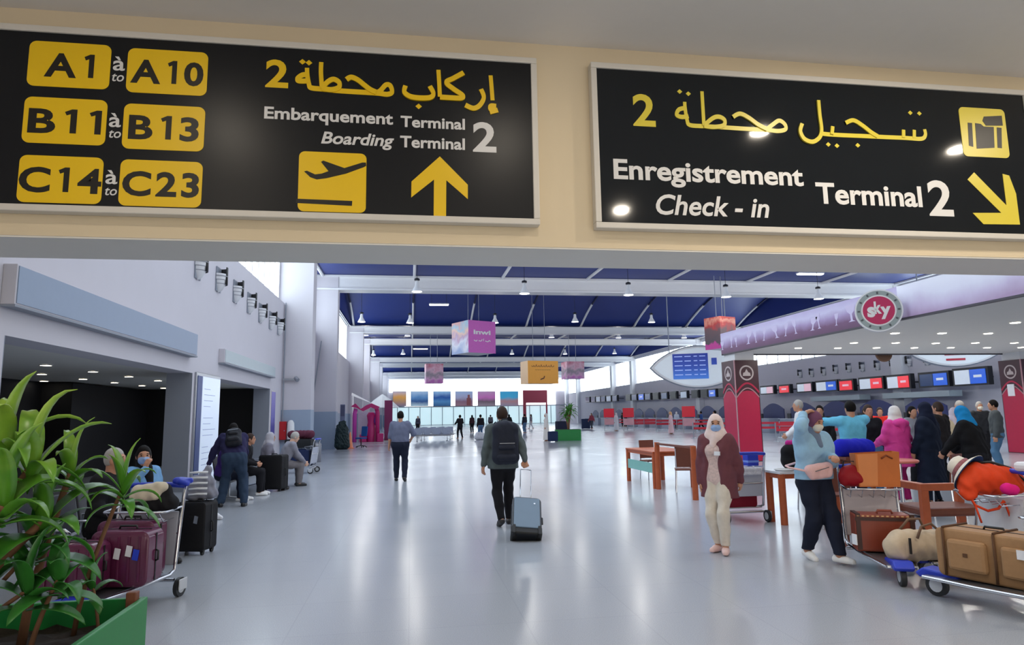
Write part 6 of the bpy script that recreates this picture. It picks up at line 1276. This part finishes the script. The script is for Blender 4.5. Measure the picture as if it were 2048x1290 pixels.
cane('middle dracaena with bright upright leaves in the green planter', (-1.80, 3.62, .57), [(yp(142, 945, 3.6), 10, .27)], 8, w_=.075)
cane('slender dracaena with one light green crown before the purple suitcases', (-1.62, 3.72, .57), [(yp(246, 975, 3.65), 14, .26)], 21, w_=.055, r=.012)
cane('low broad-leaved sprout at the front of the green planter', (-1.68, 3.45, .57), [(yp(118, 1155, 3.45), 9, .26)], 31, M_leafd, w_=.09, n=9, r=.012)
cane('low dark sprout beside the trunk at the planter\'s left', (-2.00, 3.45, .57), [(yp(55, 1180, 3.4), 9, .30), (yp(75, 1090, 3.5), 10, .30)], 33, M_leafd, w_=.09, n=9, r=.012)
cane('small sprout by the planter corner post', (-1.50, 3.70, .57), [(yp(185, 1165, 3.7), 6, .16)], 35, M_leafd, w_=.06, n=6, r=.008)
p = G(1136, 881); t = thing('planter', 'distant green planter box standing in mid hall', 'planter', p, -.12)
MB().bx((-.78, -.4, 0), (.78, .4, .68)).build('box', M_grn, t, bevel=.01); MB().bx((-.73, -.35, .66), (.73, .35, .69)).build('soil', M_soil, t)
cane('leafy plant growing in the distant green planter', (p.x + .05, p.y, .68), [((p.x + .05, p.y, 1.75), 22, .75), ((p.x - .1, p.y, 1.45), 16, .6), ((p.x + .25, p.y + .1, 1.9), 16, .6)], 41, mat('mid green leaf', (74, 140, 52), .4, var=.3), w_=.13, r=.07)
for px, py, dm, c, lb in ((1106, 884, (.55, .3, .62), (34, 46, 80), 'navy suitcase standing beside the white robe'), (1123, 872, (.8, .5, 1.1), (36, 40, 62), 'tall dark covered case left of distant planter'), (1172, 858, (1.0, .2, 1.1), (40, 52, 84), 'navy display board standing right of distant planter')):
    p = G(px, py); suitcase(lb, p, (0, 0, .2), dm, cmat('far case %d' % px, c), hard=False)
# ---- cafe tables and chairs along the kiosk
M_or_w = mat('orange stained wood', (178, 86, 46), .4, var=.22, scale=14); M_br_w = mat('brown seat wood', (112, 58, 40), .45, var=.15, scale=14); M_teal = mat('teal frosted glass', (120, 186, 176), .2, var=.03)
def cafe_table(label, c, dx, dy, h, rz=0.0, top=None, panel=False, legr=.05):
    t = thing('cafe_table', label, 'table', c, rz, 'orange wooden cafe tables')
    for sx in (-1, 1):
        for sy in (-1, 1): MB().cyl((sx * (dx / 2 - legr), sy * (dy / 2 - legr), 0), (sx * (dx / 2 - legr), sy * (dy / 2 - legr), h - .03), legr, n=16).build('leg', M_or_w, t, 40)
    MB().bx((-dx / 2, -dy / 2, h - .035), (dx / 2, dy / 2, h)).build('table_top', top or M_or_w, t, bevel=.006)
    MB().bx((-dx / 2 + .04, -dy / 2 + .03, h - .10), (dx / 2 - .04, -dy / 2 + .06, h - .035)).bx((-dx / 2 + .04, dy / 2 - .06, h - .10), (dx / 2 - .04, dy / 2 - .03, h - .035)).bx((-dx / 2 + .03, -dy / 2 + .04, h - .10), (-dx / 2 + .06, dy / 2 - .04, h - .035)).build('apron', M_or_w, t)
    if panel: MB().bx((-dx / 2 + .02, -dy / 2 + .1, .32), (-dx / 2 + .045, dy / 2 - .1, .53)).build('glass_panel', M_teal, t)
    return t
def cafe_chair(label, c, rz, bm=M_br_w):
    t = thing('cafe_chair', label, 'chair', c, rz, 'brown cafe chairs')
    MB().box((0, 0, .45), (.42, .42, .03)).build('seat', bm, t, bevel=.01); MB().box((0, -.21, .72), (.40, .022, .44), rot=(.1, 0, 0)).build('backrest', bm, t, bevel=.008)
    for sx in (-1, 1): MB().tube([(sx * .18, .18, .44), (sx * .20, .21, 0)], .012, 6).build('leg', M_chrome, t); MB().tube([(sx * .19, -.23, .88), (sx * .18, -.19, .44), (sx * .20, -.22, 0)], .012, 6).build('leg', M_chrome, t)
    return t
cafe_table('orange wooden table with teal glass side panel, farthest left of the cafe tables', (5.62, 14.85, 0), .95, 1.85, .78, 0, None, True)
t = thing('cafe_divider', 'dark rail between orange wooden posts beside the brown chairs', 'railing', (5.22, 12.9, 0))
for y in (-.92, .95): MB().cyl((0, y, 0), (0, y, .98), .055, n=16).build('post', M_or_w, t, 40)
MB().bx((-.03, -.92, .93), (.03, .95, .97)).build('rail', M_br_w, t)
cafe_chair('brown cafe chair behind the table with teal panel', (5.85, 15.95, 0), PI + .15)
cafe_chair('brown cafe chair with its back to the hall, left of plum cardigan woman', (5.60, 13.3, 0), -.36)
cafe_chair('dark brown cafe chair on chrome legs behind the jumper woman', (5.80, 8.70, 0), -.4)
cafe_table('orange wooden table with white top beside the middle trolley', (5.68, 9.24, 0), .94, .44, .74, 0, mat('white table top', (214, 216, 222), .3))
cafe_chair('brown cafe chair beyond the middle orange table', (6.5, 10.2, 0), PI / 2)
t = thing('serving_tray', 'white tray on the table beside the middle trolley', 'tray', (5.36, 9.16, .74)); MB().lathe([(.11, 0), (.14, .025), (.135, .03), (.10, .01)], n=20).build('tray', M_white, t, 40)
# orange armchair frame between the two right trolleys
p = AY(1852, 990, 6.9); t = thing('wooden_armchair', 'square orange wooden armchair behind the beige bag', 'armchair', (p.x + .47, 6.95, 0), -.12)
for sx in (-.42, .42):
    for sy in (0, .62): MB().box((sx, sy, .34), (.085, .07, .68)).build('leg', M_or_w, t, bevel=.006)
MB().box((0, 0, .715), (.93, .08, .08)).build('front_rail', M_or_w, t, bevel=.008); MB().box((-.42, .31, .715), (.085, .62, .08)).build('armrest', M_or_w, t, bevel=.008); MB().box((.42, .31, .715), (.085, .62, .08)).build('armrest', M_or_w, t, bevel=.008); MB().box((0, .34, .42), (.76, .56, .10)).build('seat_cushion', M_br_w, t, bevel=.03)
# tall bar table with red rim
p = G(1800, 1034); t = thing('bar_table', 'small round red-topped table on chrome stem before the pink raincoat', 'table', p)
MB().lathe([(.30, .80), (.32, .815), (.32, .835), (.30, .85)], n=28).build('table_top', mat('coral table top', (206, 110, 96), .4), t, 40); MB().cyl((-.06, 0, .03), (-.06, 0, .80), .03, n=10).cyl((.07, 0, .03), (.07, 0, .80), .03, n=10).build('stem', M_chrome, t, 60); MB().lathe([(.30, 0), (.30, .02), (.06, .05)], n=24).build('base', M_chrome, t, 40)
cafe_chair('brown cafe chair right of the red-topped round table', (7.75, 9.0, 0), .5)
# ---- middle trolley with black bags
T3 = trolley('luggage trolley with red suitcase, seen from behind, beside plum cardigan woman', Vector((4.86, 9.40, 0)), PI / 2 + .03, .95, .56, bz0=.37)
suitcase('dark red suitcase on the deck of the middle trolley', place_on(T3, (.17, .04, .205)), (0, 0, .03), (.50, .28, .32), cmat('wine red case', (128, 14, 40), .5), wheels=False, hard=False)
t = thing('box', 'bright blue box standing in the middle trolley basket', 'box', place_on(T3, (.10, -.18, .80)), .1); MB().bx((-.09, -.07, 0), (.09, .07, .20)).build('carton', M_bluep, t, bevel=.01); MB().bx((-.091, -.071, .05), (.091, .071, .08)).build('band', mat('pale blue band', (120, 150, 230), .5), t)
t = softbag('lace_cloth', 'white patterned cloth folded over the middle trolley board', 'cloth', place_on(T3, (-.075, .0, .70)), (0, 0, 0), [('c', a((-.22, 0, .06)), a((.22, 0, .06)), .035, .035), ('c', a((-.22, -.01, .0)), a((.20, -.01, .0)), .025, .025)], mat('mottled lace', (198, 200, 212), .8, var=.4, scale=60), .004, .03)
softbag('holdall', 'big black holdall piled on the table behind the blue box', 'bag', Vector((5.66, 9.30, .745)), (0, 0, .1), [('c', a((-.12, 0, .12)), a((.14, 0, .12)), .125, .125), ('c', a((-.12, 0, .25)), a((.06, 0, .27)), .12, .11)], cmat('black holdall', (20, 20, 24)))
softbag('folded_jacket', 'magenta folded jacket on top of the black holdall', 'jacket', Vector((5.74, 9.28, 1.10)), (0, 0, -.1), [('c', a((-.2, 0, .03)), a((.2, 0, .03)), .045, .045)], cmat('magenta jacket', (190, 40, 140)), .006)
softbag('daypack', 'blue and grey daypack right of the black holdall', 'backpack', Vector((6.00, 9.25, .742)), (0, 0, -.3), [('c', a((-.06, 0, .10)), a((.06, 0, .10)), .11, .11), ('c', a((-.05, 0, .28)), a((.05, 0, .28)), .10, .09)], ramp_mat('blue grey pack', [(0, (70, 76, 90)), (.5, (40, 44, 56)), (.62, (46, 80, 190)), (1, (40, 70, 190))], 'Z', 0, .38, .7))
# ---- trolley behind the jumper woman
T1 = trolley('luggage trolley with brown trunk and paper bag right of the jumper woman', Vector((4.84, 6.62, 0)), -PI / 2 - .42, .98, .54, mat('pale lilac board', (196, 188, 194), .5))
dz = T1.rotation_euler.z
M_trunk2 = mat('brick leather trunk', (128, 52, 30), .4, var=.15, scale=12); M_tan2 = mat('tan trim', (206, 160, 110), .5)
t = thing('trunk', 'brick brown leather trunk with pale studded edge on the trolley', 'suitcase', place_on(T1, (.40, .0, .212)), dz + PI / 2)
MB().bx((-.27, -.12, 0), (.27, .12, .36)).build('shell', M_trunk2, t, bevel=.02); b = MB()
for x in (-.24, .24): b.bx((x - .02, -.128, .02), (x + .02, .128, .365))
b.bx((-.27, -.127, .30), (.27, -.12, .33)); b.build('trim', mat('dark brown leather', (58, 28, 22), .5), t)
b = MB()
for k in range(12): b.bx((-.25 + k * .044, -.128, .338), (-.228 + k * .044, -.122, .35))
b.build('studs', M_tan2, t); MB().tube([(-.07, -.12, .37), (-.06, -.12, .40), (.06, -.12, .40), (.07, -.12, .37)], .012, 6).build('handle', M_trunk2, t, True); MB().box((-.29, -.14, .12), (.01, .07, .10), rot=(0, 0, .4)).build('luggage_tag', M_paper, t)
tb = softbag('duffel_bag', 'beige canvas duffel bag lying across the trolley front', 'bag', place_on(T1, (.74, .22, .20)), (0, 0, .02), [('c', a((-.22, 0, .125)), a((.26, .02, .125)), .125, .125), ('c', a((-.20, 0, .17)), a((.20, 0, .16)), .10, .10), ('c', a((-.24, 0, .08)), a((.30, 0, .08)), .08, .075)], cmat('beige canvas', (198, 180, 156)), .008)
MB().tube([(-.12, -.13, .22), (-.06, -.12, .32), (.06, -.10, .34), (.16, -.11, .25)], .012, 6).tube([(-.12, .10, .25), (-.04, .06, .36), (.08, .06, .36), (.16, .10, .25)], .012, 6).build('handles', cmat('taupe strap', (120, 96, 80)), tb, True); MB().box((-.22, -.155, .16), (.012, .02, .14)).build('buckle', M_black, tb)
p = place_on(T1, (.06, .06, .80)); t = thing('paper_bag', 'orange paper shopping bag standing in the trolley basket', 'bag', p, dz + PI / 2 + .12); b = MB()
b.add([(-.20, -.08, 0), (.20, -.08, 0), (.20, .08, 0), (-.20, .08, 0), (-.22, -.09, .34), (.21, -.10, .36), (.21, .09, .36), (-.22, .09, .34), (.0, -.09, .35)], [(3, 2, 1, 0), (0, 1, 5, 8, 4), (1, 2, 6, 5), (2, 3, 7, 6), (3, 0, 4, 7)])
o = b.build('bag_body', mat('orange kraft paper', (204, 112, 46), .6, var=.1), t); sm = o.modifiers.new('t', 'SOLIDIFY'); sm.thickness = .004
MB().add([(-.19, -.082, .01), (-.02, -.084, .01), (.0, -.092, .345), (-.2, -.09, .335)], [(0, 1, 2, 3)]).build('gusset', mat('pale orange kraft', (224, 140, 80), .6), t); MB().tube([(.03, -.10, .29), (.08, -.105, .325), (.14, -.10, .29)], .008, 6).build('handle', mat('dark orange cord', (130, 60, 24), .6), t, True)
tb = softbag('shoulder_bag', 'dark red shoulder bag beside the orange paper bag', 'bag', place_on(T1, (.10, -.20, .80)), (0, 0, dz + PI / 2), [('c', a((-.03, 0, .08)), a((.05, 0, .08)), .085, .085), ('c', a((-.02, 0, .15)), a((.03, 0, .15)), .07, .07)], cmat('cherry leather', (150, 20, 32), .5), .004); MB().tube([(-.08, 0, .12), (-.05, 0, .26), (.05, 0, .26), (.09, 0, .12)], .008, 6).build('strap', M_black, tb, True)
softbag('sports_bag', 'royal blue bag behind the orange paper bag', 'bag', Vector((5.30, 7.45, 1.05)), (0, 0, .1), [('c', a((-.18, 0, .10)), a((.16, 0, .10)), .11, .10)], cmat('royal blue bag', (28, 34, 190)), .005)
t = thing('side_table', 'narrow dark side table carrying the royal blue bag', 'table', (5.30, 7.45, 0)); MB().bx((-.24, -.16, 1.02), (.24, .16, 1.05)).build('table_top', M_br_w, t)
for sx in (-.2, .2): MB().bx((sx - .02, -.02, 0), (sx + .02, .02, 1.02)).build('leg', M_br_w, t)
# ---- right front trolley with tan suitcase, hat and orange backpack
T5 = trolley('luggage trolley with large tan suitcase in the lower right corner', Vector((4.85, 4.44, 0)), 1.908, 1.05, .62)
T4 = trolley('luggage trolley with white board carrying sun hat and vermilion backpack', Vector((5.60, 5.86, 0)), PI - .15, .74, .66, mat('white trolley board', (222, 226, 232), .4))
dz = T4.rotation_euler.z
M_tan = cmat('tan canvas case', (160, 124, 88), .6)
t = suitcase('large tan canvas suitcase lying on the right front trolley', place_on(T5, (.55, -.06, .212)), (0, 0, -1.235), (.76, .36, .39), M_tan, wheels=False, hard=False)
MB().box((-.12, -.195, .19), (.30, .07, .25)).build('front_pocket', M_tan, t, bevel=.03); MB().box((.24, -.19, .19), (.22, .05, .24)).build('front_pocket', M_tan, t, bevel=.025)
for x in (-.31, .08): MB().tube([(x, -.185, .01), (x + .01, -.20, .19), (x, -.185, .39)], .011, 6).tube([(x, -.18, .395), (x, .18, .395)], .011, 6).build('strap', cmat('brown strap', (92, 66, 48)), t, True)
MB().box((.30, -.222, .27), (.09, .006, .07)).build('luggage_tag', M_paper, t); MB().box((-.12, -.232, .20), (.035, .006, .03)).build('badge', cmat('brown strap', (92, 66, 48)), t)
p = place_on(T4, (.05, .0, .82)); M_ob = cmat('vermilion pack', (222, 70, 30), .6)
tb = softbag('orange_backpack', 'vermilion backpack lying in the right front trolley basket, straps hanging', 'backpack', p, (0, 0, -.18), [('c', a((-.16, 0, .07)), a((.24, 0, .05)), .12, .11), ('c', a((-.12, 0, .14)), a((.18, 0, .12)), .11, .10), ('c', a((-.24, -.04, -.02)), a((-.22, -.06, -.06)), .055, .05)], M_ob, .009)
MB().tube([(-.24, -.07, -.03), (-.20, -.10, -.14), (-.10, -.12, -.19), (.0, -.12, -.17), (.06, -.12, -.10)], .013, 6).tube([(-.20, -.10, -.14), (-.18, -.11, -.24), (-.165, -.11, -.30)], .010, 6).tube([(.06, -.12, -.10), (.09, -.125, -.22), (.12, -.125, -.34)], .010, 6).build('shoulder_strap', M_ob, tb, True)
MB().cyl((.10, -.118, .04), (.10, -.112, .04), .025, n=14).build('badge', mat('pale blue badge', (160, 190, 230), .4), tb); MB().tube([(-.1, .02, .25), (.05, -.02, .255), (.2, -.05, .2), (.3, -.08, .08)], .012, 6).build('top_strap', M_black, tb, True)
p = place_on(T4, (.20, -.10, 1.0)); t = thing('sun_hat', 'cream sun hat with patterned band and blue lined brim on the right trolley', 'hat', p); t.rotation_euler = Vector((0, 0, 1)).rotation_difference(Vector((-.35, .75, .55)).normalized()).to_euler()
MB().lathe([(.0, .125), (.06, .122), (.092, .10), (.10, .05), (.105, .0), (.10, .0), (.09, .09), (.0, .115)], n=28).build('hat_crown', cmat('cream felt', (226, 218, 204)), t, True)
MB().lathe([(.104, .0), (.107, .04), (.1075, .04), (.1085, .0)], n=28, ring=True).build('hat_band', mat('patterned band', (150, 90, 96), .7, var=.6, scale=40), t, True)
MB().lathe([(.10, .006), (.15, -.012), (.20, -.045), (.203, -.05), (.15, -.016), (.10, .0)], n=32, ring=True).build('hat_brim', cmat('cream felt', (226, 218, 204)), t, True); MB().lathe([(.10, -.002), (.15, -.020), (.200, -.054), (.199, -.058), (.15, -.024), (.10, -.006)], n=32, ring=True).build('brim_lining', cmat('navy lining', (24, 62, 112)), t, True)
p = place_on(T4, (.06, .30, .80)); softbag('pouch', 'small hot pink pouch at the right end of the trolley basket', 'pouch', p, (0, 0, 0), [('c', a((-.02, 0, .05)), a((.04, 0, .04)), .055, .05)], cmat('hot pink', (222, 30, 130)), .004)
t = thing('serving_tray', 'white tray behind the vermilion backpack', 'tray', place_on(T4, (-.30, .30, 1.0))); MB().bx((-.2, -.15, 0), (.2, .15, .09)).build('shell', M_white, t, bevel=.03); MB().cyl((0, 0, -1.0), (0, 0, 0), .03).build('stand', M_steel, t); MB().cyl((0, 0, -1.0), (0, 0, -.97), .15, n=20).build('base', M_steel, t)
